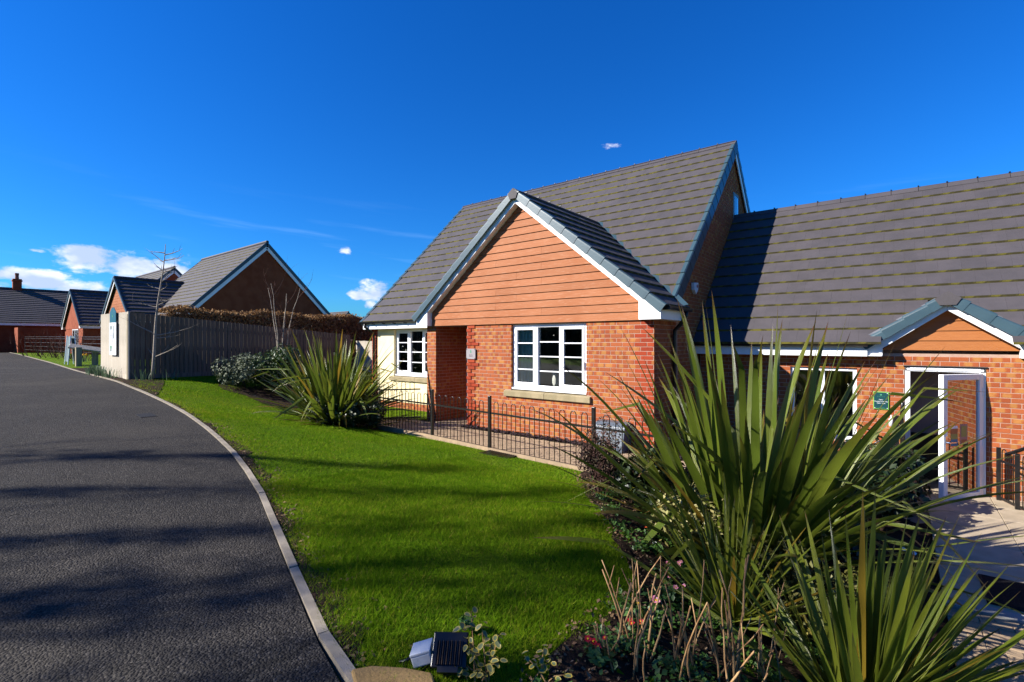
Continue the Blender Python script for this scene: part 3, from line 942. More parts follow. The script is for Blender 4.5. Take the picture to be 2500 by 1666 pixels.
    for a, b in ((-8.42, -7.30), (-7.296, -6.30)):
        m = MB(); m.prism([(a, 1.0, .69), (a, 1.0, .80), (a, 1.16, .835), (a, 1.16, .69)], (b - a, 0, 0)); m.build('sill', 'sill_stone', H, origin=(a, 1, .69), bevel=.008)
    w2 = casement(H, -8.245, -6.475, .875, 2.16, 1.13)
    m = MB(); m.box(-8.245, -6.475, 1.07, 1.19, .838, .875); m.build('window_cill', 'upvc_frame', w2)
    # right gable, brick by brick up to the slope
    gy = lambda y: min(2.418 + (y - .776), 2.418 + (9.47 - y)) - .10
    G = MB(); G.prism([(-.05, 1.05, -.7), (-.05, 9.2, -.7), (-.05, 9.2, gy(9.2)), (-.05, 5.12, gy(5.12)), (-.05, 1.05, gy(1.05))], (-.12, 0, 0)); gw = G.build('gable_wall', 'mortar', H)
    bl = []
    for r in range(-6, 95):
        z = -.15 + r * .075 + .0375
        ya, yb = 1.055, 9.2
        if z > gy(1.06) - .06: ya = max(ya, z + .06 + .10 - 2.418 + .776)
        if z > gy(9.2) - .06: yb = min(yb, 2.418 + 9.47 - z - .16)
        if yb - ya > .1: bl += brick_run(ya, yb, z - .0376, z + .0376, [(5.08, 5.58, 4.70, 5.55)], -.042, 'y', 'brick_y', ph=.0)
    lay(bl, 'gable_brick', gw, 0)
    m = MB(); m.box(-.06, -.035, 5.08, 5.58, 4.72, 5.55); m.build('gable_window', 'lead', H); m = MB(); m.box(-.034, -.030, 5.16, 5.50, 4.80, 5.47); m.build('gable_pane', 'glass', H)
    m = MB(); m.box(-9.3, -9.15, 1.26, 9.1, -.3, 2.35); m.prism([(-9.3, 1.0, 2.35), (-9.3, 9.2, 2.35), (-9.3, 5.12, 6.5)], (.12, 0, 0)); m.box(-9.14, -.2, 9.05, 9.2, -.3, 2.35); m.build('rear_wall', 'far_brick', H)
    # --- roof: decks, tiles, ridge, verges
    D = MB()
    for s_, y0 in ((1, .80), (-1, 9.45)):
        D.prism([(-9.38, y0, 2.40), (-9.38, 5.12, 6.735), (-9.38, 5.12, 6.63), (-9.38, y0 + .11 * s_, 2.39)], (9.35, 0, 0))
    for sg in (1, -1):
        X = lambda x: -2.82 + sg * (x + 2.82)
        D.add([(X(.18), -.13, 2.40), (X(-2.82), -.13, 4.80), (X(-2.82), 3.1, 4.80), (X(.18), .70, 2.40), (X(.10), -.13, 2.36), (X(-2.82), -.13, 4.70), (X(-2.82), 3.0, 4.70), (X(.10), .62, 2.36)], [(0, 1, 2, 3), (7, 6, 5, 4), (0, 3, 7, 4), (0, 4, 5, 1)])
    roof = D.build('roof', 'dark_inside', H)
    sl = (6.80 - 2.418) / C45 / 1.0
    main = roof_slope((-9.41, .776, 2.418), (1, 0, 0), 9.41, (0, C45, C45), sl, seed=1)
    keepb = lambda P: P[2] > 2.418 + (P[1] - .776) - .16 or P[1] < .78
    bayr = roof_slope((.20, -.19, 2.42), (0, 1, 0), 3.5, (-BS[0], 0, BS[1]), 3.02 * NB, clip=keepb, seed=2)
    bayl = roof_slope((-5.84, 3.31, 2.42), (0, -1, 0), 3.5, (BS[0], 0, BS[1]), 3.02 * NB, clip=keepb, seed=3)
    def uncovered(p, x, y):      # main-roof tiles that the bay roof hides are not in view
        zb = 4.84 - TB * abs(p[0] + 2.82)
        return not (-5.84 < p[0] < .2 and zb > p[2] + .12)
    main = [t for t in main if uncovered(t[2], 0, 0) or 4.84 - TB * abs(t[2][0] + 2.82) < t[2][2] + .55]
    lay(main + bayr, 'roof_tile', roof, 300)
    lay(roof_slope((0, 9.47, 2.418), (-1, 0, 0), 9.41, (0, -C45, C45), sl, seed=4) + bayl, 'rear_roof_tile', roof, 0)
    ridge_tiles(roof, (-9.41, 5.14, 6.80), (0.03, 5.14, 6.80), 0, math.pi / 4)
    ridge_tiles(roof, (-2.82, -.24, 4.84), (-2.82, 3.16, 4.84), 0, math.atan(TB))
    m = MB(); pent = [(-2.94, -.255, 4.76), (-2.90, -.255, 4.66), (-2.74, -.255, 4.66), (-2.70, -.255, 4.76), (-2.82, -.255, 4.865)]; m.prism(pent, (0, .05, 0)); m.build('ridge_end_cap', 'tile', roof, origin=(-2.82, -.25, 4.76))
    verge_caps(roof, (.20, -.19, 2.42), (-BS[0], 0, BS[1]), 3.02 * NB, (0, -1, 0), drop=.115)
    verge_caps(roof, (-5.84, -.19, 2.42), (BS[0], 0, BS[1]), 3.02 * NB, (0, -1, 0), drop=.115)
    verge_caps(roof, (-.02, .776, 2.418), (0, C45, C45), sl, (1, 0, 0), drop=.21, w=.045)
    verge_caps(roof, (-.02, 9.47, 2.418), (0, -C45, C45), sl, (1, 0, 0))
    verge_caps(roof, (-9.39, .776, 2.418), (0, C45, C45), sl, (-1, 0, 0))
    for sg in (1,):
        m = MB(); a = np.array([.26, .78, 2.45]); b = np.array([-2.76, 3.20, 4.87]); m.bar(a, b, .10, .018, up=(.3, -.6, .75)); m.build('valley_strip', 'verge_teal', roof)
        m = MB(); m.bar(b + (b - a) * -.01, b + np.array([-.10, .07, .05]), .16, .025, up=(0, -.6, .75)); m.build('valley_saddle', 'lead', roof)
    m = MB(); m.prism([(.02, 9.0, 2.6), (.02, 5.12, 6.55), (.02, 5.12, 6.38), (.02, 9.0, 2.42)], (-.02, 0, 0)); m.build('gable_bargeboard', 'upvc', H)
    # fascia, soffit, gutters, downpipes
    m = MB(); m.box(-9.40, -5.86, .80, .82, 2.18, 2.385); m.box(-9.40, -5.645, .821, 1.049, 2.183, 2.20); m.box(-9.40, -9.36, .82, 1.1, 2.18, 2.5); m.build('fascia', 'upvc', H)
    g = MB(); half_round(g, (-9.44, .725, 2.395), (-5.95, .725, 2.395), .062)
    for x in np.arange(-9.3, -5.9, .48): g.box(x - .015, x + .015, .70, .80, 2.31, 2.345)
    gut = g.build('gutter', 'black_plastic', H)
    p = MB(); p.tube([(-9.2, .725, 2.34), (-9.2, .725, 2.24), (-9.15, .88, 2.14), (-9.13, .97, 2.06), (-9.13, .99, 1.9), (-9.13, .99, -.1)], .036, 12); p.build('downpipe', 'black_plastic', gut, smooth=True)
    g = MB(); half_round(g, (.262, -.12, 2.395), (.262, .98, 2.395), .060); g.box(.20, .322, -.135, -.115, 2.33, 2.405); gut2 = g.build('gutter', 'black_plastic', H)
    p = MB(); p.tube([(.262, .80, 2.34), (.262, .80, 2.26), (.16, .80, 2.12), (.06, .80, 2.02), (.05, .80, 1.9), (.05, .80, -.3)], .036, 12); p.build('downpipe', 'black_plastic', gut2, smooth=True)
    # recessed entrance: door and frame at the back of the porch
    m = MB(); m.box(-5.32, -4.30, 1.12, 1.2, -.1, 2.19); m.build('front_door', 'grey_plastic', H); m = MB(); m.box(-5.32, -5.24, 1.03, 1.12, -.1, 2.16); m.box(-4.38, -4.3, 1.03, 1.12, -.1, 2.16); m.build('door_frame', 'upvc', H)
    m = MB(); m.box(-4.315, -4.2, .101, 1.12, -.1, 2.19); m.build('porch_flank', 'far_brick', H)
    m = MB(); m.box(-5.33, -4.3, .0, 1.2, 2.192, 2.21); m.build('porch_ceiling', 'dark_inside', H)  # ceiling, like the door, coloured dark to deepen the porch shade
    # room behind the bay window
    m = MB(); m.box(-4.19, -4.12, .12, 4.0, -.05, 2.35); m.box(-.2, -.13, .12, 4, -.05, 2.35); m.box(-4.19, -.13, 4.0, 4.08, -.05, 2.35); m.box(-4.19, -.13, .12, 4, 2.36, 2.4); m.build('room', 'plaster', H)
    m = MB(); m.box(-4.19, -.13, .12, 4, -.1, -.04); m.build('room_floor', 'carpet', H)
    m = MB(); m.box(-9.1, -5.7, 4.0, 4.1, -.05, 2.3); m.box(-9.1, -5.7, 1.3, 4, 2.3, 2.34); m.box(-5.70, -5.64, 1.3, 4, -.05, 2.3); m.build('room', 'plaster', H)
    m = MB(); m.box(-9.1, -5.7, 1.25, 4, -.1, -.04); m.build('room_floor', 'carpet', H)
    return H


def curtain(x0, x1, y, z0, z1, label, n=60, lean=0.0):
    V = []; F = []
    for i in range(n + 1):
        t = i / n; x = x0 + (x1 - x0) * t; yy = y + .028 * math.sin(t * 38) + .012 * math.sin(t * 91)
        for k, z in enumerate((z0, (z0 + z1) / 2, z1)): V.append((x - lean * (1 - k / 2), yy * 1.0, z))
    for i in range(n):
        for k in range(2): p = i * 3 + k; F.append((p, p + 3, p + 4, p + 1))
    V2 = [(a, b + .004, c) for a, b, c in V]; o = len(V); F2 = [tuple(q + o for q in reversed(f)) for f in F]
    tag(np_mesh('curtain', V + V2, F + F2, 'curtain', smooth=True), label, 'curtain', 'curtains at the windows')


build_bungalow()
curtain(-3.02, -2.42, .155, .9, 2.2, 'sage curtain drawn to the left side of the large bay window', lean=.05)
curtain(-1.45, -1.31, .22, .9, 2.2, 'narrow pale curtain at the right edge of the large bay window', n=24)
curtain(-8.2, -7.60, 1.26, .9, 2.2, 'sage curtain in the left light of the cream wall window')
curtain(-6.85, -6.5, 1.26, .9, 2.2, 'curtain in the right light of the cream wall window', n=30)
v = MB(); v.lathe((-2.07, .185, .88), [(.052, 0), (.075, .04), (.088, .12), (.090, .20), (.083, .27), (.066, .315), (.060, .325), (.064, .36), (.058, .385), (.05, .385), (.05, .33)], 28)
tag(v.build('vase', 'vase', smooth=True, origin=(-2.07, .185, .88)), 'pale textured vase on the sill inside the bay window', 'vase')
m = MB(); m.box(-3.0, -1.33, .126, .30, .855, .878); tag(m.build('window_board', 'upvc'), 'white window board inside the bay window, under the vase', 'window board')


# ------------------------------------------------------------------ the lower wing on the right
def build_wing():
    H = thing('office_wing', (4, 4, -.58), 'low brick wing with long grey roof and small orange gable over the glass door', 'building')
    wall = MB()
    for x0, x1, z0, z1 in ((.0, 1.62, -.75, 1.62), (1.62, 2.63, -.75, .10), (2.63, 3.26, -.75, 1.62), (4.23, 8.5, -.75, 1.62), (3.26, 4.23, 1.415, 1.62), (1.62, 2.63, 1.36, 1.62)): wall.box(x0, x1, 2.4042, 2.52, z0, z1)
    w = wall.build('front_wall', 'mortar', H)
    bl = brick_run(.01, 8.5, -.675, 1.60, [(1.625, 2.625, .10, 1.36), (3.265, 4.225, -.7, 1.41)], 2.4, 'x')
    bl += brick_run(2.90, 4.66, 1.60, 1.70, [], 2.4, 'x')
    lay(bl, 'brick', w, 300, lambda p, x, y: p[0] > 2.55)
    # door
    fr = MB(); fr.box(3.27, 3.335, 2.40, 2.49, -.58, 1.40); fr.box(4.155, 4.22, 2.40, 2.49, -.58, 1.40); fr.box(3.27, 4.22, 2.40, 2.49, 1.335, 1.40); fr.box(3.29, 4.20, 2.385, 2.40, 1.355, 1.385)
    fo = fr.build('door_frame', 'upvc_frame', H, bevel=.004)
    m = MB(); m.box(3.25, 4.24, 2.385, 2.43, 1.402, 1.425); m.build('door_head', 'black_plastic', fo)
    hx, hy = 4.165, 2.395; a = np.array([-.49, -.66, 0]); a /= np.linalg.norm(a); n = np.array([-a[1], a[0], 0]); z = np.array([0, 0, 1.]); n = n if n[0] > 0 else -n
    wl = .82; st = .085; th = .035
    L = MB(); o = np.array([hx, hy, 0])
    def pnl(m, s0, s1, z0, z1, t0=-th, t1=th): m.obox(o + a * (s0 + s1) / 2 + z * (z0 + z1) / 2 + n * (t0 + t1) / 2, [a, n, z], ((s1 - s0) / 2, (t1 - t0) / 2, (z1 - z0) / 2))
    pnl(L, 0, st, -.54, 1.325); pnl(L, wl - st, wl, -.54, 1.325); pnl(L, st, wl - st, 1.24, 1.325); pnl(L, st, wl - st, -.54, -.45)
    leaf = L.build('door_leaf', 'upvc_frame', H, bevel=.005)
    g = MB(); pnl(g, st - .01, wl - st + .01, -.46, 1.25, .004, .010); g.build('pane', 'door_glass', leaf)
    for s0, s1, z0, z1, mt, nm in ((.50, .64, .52, .56, 'poster_white', 'sticker_panel'), (.50, .64, .44, .52, 'sticker_orange', 'sticker_panel'), (.50, .64, .36, .44, 'sticker_lime', 'sticker_panel'), (.50, .64, .26, .36, 'sticker_blue', 'sticker_panel'),
                                   (.30, .45, .28, .58, 'sticker_pink', 'notice'), (.32, .43, .39, .55, 'sticker_lime', 'notice_panel'), (.32, .43, .30, .35, 'sticker_orange', 'notice_panel')):
        q = MB(); t = .0125 if 'panel' in nm and nm.startswith('notice') else .0112; pnl(q, s0, s1, z0, z1, .0105, t); q.build(nm, mt, leaf)
    q = MB(); q.tube([o + a * (wl - .045) + n * (th + .004) + z * .33, o + a * (wl - .045) + n * (th + .05) + z * .33, o + a * (wl - .17) + n * (th + .05) + z * .33], .010, 8); pnl(q, wl - .065, wl - .028, .18, .42, th, th + .010); q.build('handle', 'chrome', leaf)
    for zz in (-.32, .30, 1.05):
        q = MB(); q.tube([(hx + .012, hy - .035, zz - .06), (hx + .012, hy - .035, zz + .06)], .013, 8); q.build('hinge', 'white_metal', leaf)
    casement(H, 1.62, 2.63, .10, 1.36, 2.44, lights=2, sash=(), bars=0)
    # roof
    sl = (4.97 - 1.81) / C45
    D = MB()
    for x0, x1, y0 in ((-.03, 2.74, 2.10), (2.74, 4.81, 2.62), (4.81, 8.87, 2.10)): D.prism([(x0, y0, 1.79 + y0 - 2.10), (x0, 5.24, 4.92), (x0, 5.24, 4.8), (x0, y0 + .1, 1.77 + y0 - 2.10)], (x1 - x0, 0, 0))
    D.prism([(-.03, 8.38, 1.79), (-.03, 5.24, 4.92), (-.03, 5.24, 4.8), (-.03, 8.28, 1.77)], (8.9, 0, 0)); roof = D.build('roof', 'dark_inside', H)
    notporch = lambda P: not (abs(P[0] - 3.775) < .98 and P[2] < 2.53 - .70 * abs(P[0] - 3.775) - .06)
    lay(roof_slope((-.035, 2.08, 1.81), (1, 0, 0), 8.9, (0, C45, C45), sl, seed=11, clip=notporch), 'roof_tile', roof, 300, lambda p, x, y: not (1650 < x < 2000 and y > 780))
    lay(roof_slope((8.86, 8.40, 1.81), (-1, 0, 0), 8.9, (0, -C45, C45), sl, seed=12), 'rear_roof_tile', roof, 0)
    ridge_tiles(roof, (-.03, 5.24, 4.97), (8.8, 5.24, 4.97), 0, math.pi / 4)
    m = MB(); m.box(-.02, 2.78, 2.15, 2.17, 1.57, 1.775); m.box(-.02, 2.97, 2.171, 2.399, 1.575, 1.59); m.box(4.70, 8.8, 2.15, 2.17, 1.57, 1.775); m.box(4.6, 8.8, 2.171, 2.399, 1.575, 1.59); m.build('fascia', 'upvc', H)
    g = MB(); half_round(g, (-.0, 2.085, 1.79), (2.79, 2.085, 1.79), .060); half_round(g, (4.80, 2.085, 1.79), (8.8, 2.085, 1.79), .060); g.build('gutter', 'black_plastic', H)
    # little gable over the door
    xc = 3.775; tp = .70; nb = math.hypot(1, tp); bs = (1 / nb, tp / nb); ap = 2.53; hw = 1.02; ez = ap - tp * hw
    for sg in (1, -1):
        X = lambda d: xc + sg * d
        m = MB(); m.prism([(X(.001), 2.20, ap - .06), (X(1.0), 2.20, ap - .06 - tp), (X(1.0), 2.20, 1.571), (X(.795), 2.20, 1.571), (X(.795), 2.20, 1.705), (X(.001), 2.20, 2.295)], (0, .022, 0)); bb = m.build('bargeboard', 'upvc', H, bevel=.003)
        e = MB(); x0, x1 = sorted((X(.795), X(.80))); e.box(x0, x1, 2.223, 2.398, 1.571, 1.70); x0, x1 = sorted((X(.98), X(.999))); e.box(x0, x1, 2.223, 2.40, 1.571, 1.78); x0, x1 = sorted((X(.80), X(.98))); e.box(x0, x1, 2.223, 2.399, 1.572, 1.585)
        e.bar((X(.795), 2.31, 1.712), (X(0), 2.31, 2.302), .17, .006); e.build('soffit', 'upvc', bb)
        O = (X(hw), 2.17, ez); sv = (-sg * bs[0], 0, bs[1]); keep = lambda P: P[2] > 1.81 + (P[1] - 2.08) - .12
        if sg == 1: t = roof_slope(O, (0, 1, 0), .9, sv, hw * nb, clip=keep)
        else: t = roof_slope((O[0], O[1] + .9, O[2]), (0, -1, 0), .9, sv, hw * nb, clip=keep)
        lay(t, 'porch_tile', roof, 30)
        verge_caps(roof, O, sv, hw * nb - .06, (0, -1, 0), drop=.12, w=.06)
    m = MB(); m.prism([(xc - .95, 2.42, ap - tp * .95 - .03), (xc + .95, 2.42, ap - tp * .95 - .03), (xc, 2.42, ap - .05)], (0, .32, 0)); m.build('porch_roof_core', 'dark_inside', roof)
    ridge_tiles(roof, (xc, 2.12, ap), (xc, 2.72, ap), 0, math.atan(tp), step=.6)
    m = MB(); m.prism([(xc - .155, 2.105, ap - .06), (xc - .095, 2.105, ap - .16), (xc + .095, 2.105, ap - .16), (xc + .155, 2.105, ap - .06), (xc, 2.105, ap + .055)], (0, .06, 0)); m.build('ridge_end_cap', 'tile', roof)
    for sg in (1, -1):
        m = MB(); m.bar((xc + sg * 1.02, 2.10, 1.86), (xc + sg * .02, 2.80, 2.56), .07, .015, up=(0, -.7, .7)); m.build('valley_strip', 'lead', roof)
    gm = MB(); gm.prism([(xc - .8, 2.385, 1.68), (xc + .8, 2.385, 1.68), (xc + .8, 2.385, 1.72), (xc, 2.385, 2.30), (xc - .8, 2.385, 1.72)], (0, .10, 0)); gab = gm.build('gable', 'dark_inside', H)
    for k in range(4):
        z0 = 1.675 + .155 * k; z1 = min(z0 + .16, 2.29); h0 = min(.80, (2.31 - z0) / .735); h1 = min(.80, max(.02, (2.31 - z1) / .735)); bd = MB()
        bd.add([(xc - h0, 2.345, z0), (xc + h0, 2.345, z0), (xc + h1, 2.362, z1), (xc - h1, 2.362, z1), (xc - h0, 2.359, z0), (xc + h0, 2.359, z0), (xc + h1, 2.376, z1), (xc - h1, 2.376, z1)], [(0, 1, 2, 3), (5, 4, 7, 6), (1, 0, 4, 5), (2, 1, 5, 6), (3, 2, 6, 7), (0, 3, 7, 4)])
        bd.build('cladding_board', 'cladding_orange', gab, origin=(xc, 2.345, z0))
    # inside
    m = MB(); m.box(.4, 8.3, 5.4, 5.5, -.58, 1.9); m.box(.3, .4, 2.53, 5.4, -.58, 1.9); m.box(8.3, 8.4, 2.53, 5.4, -.58, 1.9); m.box(.3, 8.4, 2.53, 5.4, 1.9, 1.95); m.build('room', 'mauve_wall', H)
    m = MB(); m.box(.3, 8.4, 2.41, 5.5, -.66, -.575); m.build('room_floor', 'floor_tile', H)
    m = MB(); m.box(2.9, 4.6, 3.55, 3.62, -.57, 1.9); m.build('partition', 'mauve_wall', H); m = MB(); m.box(2.9, 4.0, 3.2, 3.54, -.57, .18); m.build('counter', 'dark_inside', H)
    m = MB(); m.box(8.5, 8.62, 2.4, 8.2, -.7, 1.8); m.box(0, 8.5, 8.1, 8.2, -.7, 1.8); m.build('rear_wall', 'far_brick', H)
    return H


build_wing()


# ------------------------------------------------------------------ the other bungalows of the close
def far_bungalow(dx, dy, dz, mirror, label, cells=True):
    """the same house type seen from afar: main roof, projecting bay with clad gable, walls, windows"""
    sx = -1 if mirror else 1
    P = lambda x, y, z: (dx + (sx * x if not mirror else -9.41 - x), dy + y, dz + z)
    H = thing('bungalow', P(-4.5, 3, -.2), label, 'house', 'bungalows of the same type along the road')
    def bx(name, mat, *bs, par=None):
        m = MB()
        for b in bs:
            p = P(b[0], b[2], b[4]); q = P(b[1], b[3], b[5]); m.box(min(p[0], q[0]), max(p[0], q[0]), p[1], q[1], p[2], q[2])
        return m.build(name, mat, par or H)
    bx('wall', 'far_brick', (-9.3, -.04, 1.05, 9.2, -1, 2.2))
    bx('bay_wall', 'far_brick', (-5.64, -.001, 0, 1.04, -1, 2.19))
    for x in (-.03, -9.2):
        m = MB(); m.prism([P(x, 1.06, 2.2), P(x, 9.2, 2.2), P(x, 5.12, 6.5)], (-.1 * sx, 0, 0)); m.build('gable_wall', 'far_brick', H)
    m = MB(); m.prism([P(-5.5, -.02, 2.18), P(-.14, -.02, 2.18), P(-.14, -.02, 2.5), P(-2.82, -.02, 4.6), P(-5.5, -.02, 2.5)], (0, .05, 0)); m.build('bay_gable', 'cladding' if mirror else 'far_brick', H)
    if mirror:
        for k in range(1, 15):
            z = 2.18 + .15 * k; hwid = min(2.6, (4.58 - z) / .81); bx('cladding_board', 'cladding', (-2.82 - hwid, -2.82 + hwid, -.036, -.021, z - .146, z - .004))
    # roofs
    D = MB()
    for s_, y0 in ((1, .80), (-1, 9.45)): D.prism([P(-9.38, y0, 2.40), P(-9.38, 5.12, 6.73), P(-9.38, 5.12, 6.60), P(-9.38, y0 + .13 * s_, 2.38)], (9.35 * sx, 0, 0))
    for e in (.18, -5.82): D.prism([P(e, -.15, 2.40), P(-2.82, -.15, 4.80), P(-2.82, -.15, 4.68), P(e + (.1 if e < -1 else -.1), -.15, 2.36)], (0, .95, 0))
    roof = D.build('roof', 'dark_inside', H)
    sl = (6.80 - 2.418) / C45; keepb = lambda q: (q[2] - dz) > 2.418 + (q[1] - dy - .776) - .16 or q[1] - dy < .78
    a = P(-9.41, 0, 0)[0]; b = P(0, 0, 0)[0]; x0 = min(a, b)
    T = roof_slope((x0, dy + .776, dz + 2.418), (1, 0, 0), 9.41, (0, C45, C45), sl, seed=21)
    xr = max(P(.20, 0, 0)[0], P(-5.84, 0, 0)[0]); xl = min(P(.20, 0, 0)[0], P(-5.84, 0, 0)[0])
    T += roof_slope((xr, dy - .19, dz + 2.42), (0, 1, 0), 3.5, (-BS[0], 0, BS[1]), 3.02 * NB, clip=keepb, seed=22)
    T += roof_slope((xl, dy + 3.31, dz + 2.42), (0, -1, 0), 3.5, (BS[0], 0, BS[1]), 3.02 * NB, clip=keepb, seed=23)
    T += roof_slope((x0 + 9.41, dy + 9.47, dz + 2.418), (-1, 0, 0), 9.41, (0, -C45, C45), sl, seed=24)
    lay(T, 'roof_tile', roof, 0)
    m = MB(); m.tube([P(-9.41, 5.14, 6.82), P(0.02, 5.14, 6.82)], .09, 6); m.tube([P(-2.82, -.2, 4.86), P(-2.82, 3.15, 4.86)], .09, 6); m.build('ridge', 'tile', roof)
    for x, o in ((0, 1), (-9.41, -1)):
        m = MB(); v = MB()
        for y0 in (.776, 9.47):
            m.bar(P(x, y0, 2.36), P(x, 5.12, 6.72), .05, .16, up=(0, -1, 1) if y0 < 1 else (0, 1, 1)); v.bar(P(x - .03 * o, y0 + (.12 if y0 < 1 else -.12), 2.25), P(x - .03 * o, 5.12, 6.5), .05, .17, up=(0, -1, 1) if y0 < 1 else (0, 1, 1))
        m.build('verge', 'verge_teal', roof); v.build('bargeboard', 'upvc', H)
    for e in (.2, -5.84):
        m = MB(); m.bar(P(e, -.2, 2.40), P(-2.82, -.2, 4.83), .06, .13, up=(0, 0, 1)); m.build('bay_verge', 'verge_teal', roof)
        m = MB(); m.bar(P(e, -.16, 2.30), P(-2.82, -.16, 4.68), .03, .20, up=(0, 0, 1)); m.bar(P(e - .0, -.16, 2.27), P(e + (.38 if e < 0 else -.38), -.16, 2.27), .03, .17, up=(0, 0, 1)); m.build('bay_bargeboard', 'upvc', H)
    bx('fascia', 'upvc', (-9.4, -5.86, .80, .82, 2.18, 2.38), (.16, .18, -.14, .85, 2.18, 2.37), (-5.82, -5.80, -.14, .85, 2.18, 2.37))
    bx('window_frame', 'upvc_frame', (-3.05, -2.99, -.03, .0, .84, 2.15), (-1.35, -1.29, -.03, .0, .84, 2.15), (-2.99, -1.35, -.03, .0, 2.09, 2.15), (-2.99, -1.35, -.03, .0, .84, .90), (-2.42, -2.37, -.03, .0, .9, 2.09), (-1.95, -1.90, -.03, 0, .9, 2.09))
    bx('pane', 'door_glass', (-2.99, -1.35, -.018, -.012, .9, 2.09))
    return H


far_bungalow(-38.6, -.5, .5, False, 'farthest bungalow on the left with plain brick gable and tall narrow window')
far_bungalow(-24.2 + .0, -.37, .52, True, 'bungalow behind the timber fence with a broad dark brick gable')
far_bungalow(-63.0, 29.7, -.4, False, 'small distant bungalow peeping over the hedge beside the house')


def long_house():
    """dark-roofed house with a chimney closing the road at the far left"""
    H = thing('long_house', (-55, -3, .9), 'long dark roofed brick house with chimney closing the road', 'house')
    m = MB(); m.box(-60, -50.4, -14, 4, .0, 3.25); m.build('wall', 'far_brick', H)
    m = MB(); m.prism([(-60, 3.9, 3.25), (-50.4, 3.9, 3.25), (-55.2, 3.9, 6.0)], (0, .1, 0)); m.build('gable_wall', 'far_brick', H)
    t = .56; nn = math.hypot(1, t); s = (-1 / nn, 0, t / nn)
    D = MB(); D.prism([(-50.0, -14, 3.28), (-55.2, -14, 6.18), (-60.4, -14, 3.28), (-60.2, -14, 3.2), (-55.2, -14, 6.0), (-50.2, -14, 3.2)], (0, 18.2, 0)); roof = D.build('roof', 'dark_inside', H)
    lay(roof_slope((-49.95, -14, 3.30), (0, 1, 0), 18.2, s, 5.25 * nn, seed=31), 'roof_tile', roof, 0)
    m = MB(); m.tube([(-55.2, -14, 6.26), (-55.2, 4.2, 6.26)], .11, 6); m.build('ridge', 'tile', roof)
    m = MB(); m.box(-50.02, -49.98, -14, 4.2, 3.06, 3.26); m.build('fascia', 'upvc', H)
    m = MB(); m.box(-50.5, -50.38, .6, 2.6, 2.75, 3.05); m.build('window', 'garage_white', H); m = MB(); m.box(-50.45, -50.36, -4.6, -3.3, .5, 2.8); m.build('garage_door', 'garage_white', H)
    m = MB(); m.box(-55.45, -54.95, -2.12, -1.58, 5.7, 7.1); m.box(-55.5, -54.9, -2.16, -1.54, 6.9, 7.0); ch = m.build('chimney', 'far_brick', H)
    m = MB(); m.lathe((-55.2, -1.85, 7.1), [(.13, 0), (.11, .3), (.13, .33), (.13, .5)], 12); m.build('chimney_pot', 'chimney_pot', ch)
    m = MB(); m.box(-49, -47.2, -2.62, -2.50, .8, 2.85); m.box(-49, -48.8, -2.5, 0, .8, 2.85); tag(m.build('garden_wall', 'far_brick'), 'sunlit stub of brick garden wall before the long house', 'wall')


long_house()

# ------------------------------------------------------------------ paths
RAIL = [(-6.75, -1.25), (-3.936, -1.365), (-2.32, -1.511), (-.214, -1.663), (1.6, -1.80)]
RAIL_X = [p[0] for p in RAIL]; RAIL_Y = [p[1] for p in RAIL]


def rail_y(x): return float(np.interp(x, RAIL_X, RAIL_Y))


def mk_slab(w, l, h, mat, key):
    def fn():
        b = MB(); c = .004
        b.add([(0, 0, 0), (w, 0, 0), (w, l, 0), (0, l, 0), (0, 0, h - c), (w, 0, h - c), (w, l, h - c), (0, l, h - c), (c, c, h), (w - c, c, h), (w - c, l - c, h), (c, l - c, h)],
              [(0, 1, 5, 4), (1, 2, 6, 5), (2, 3, 7, 6), (3, 0, 4, 7), (4, 5, 9, 8), (5, 6, 10, 9), (6, 7, 11, 10), (7, 4, 8, 11), (8, 9, 10, 11)]); return b, [mat]
    return (key, round(w, 3), round(l, 3), mat), fn


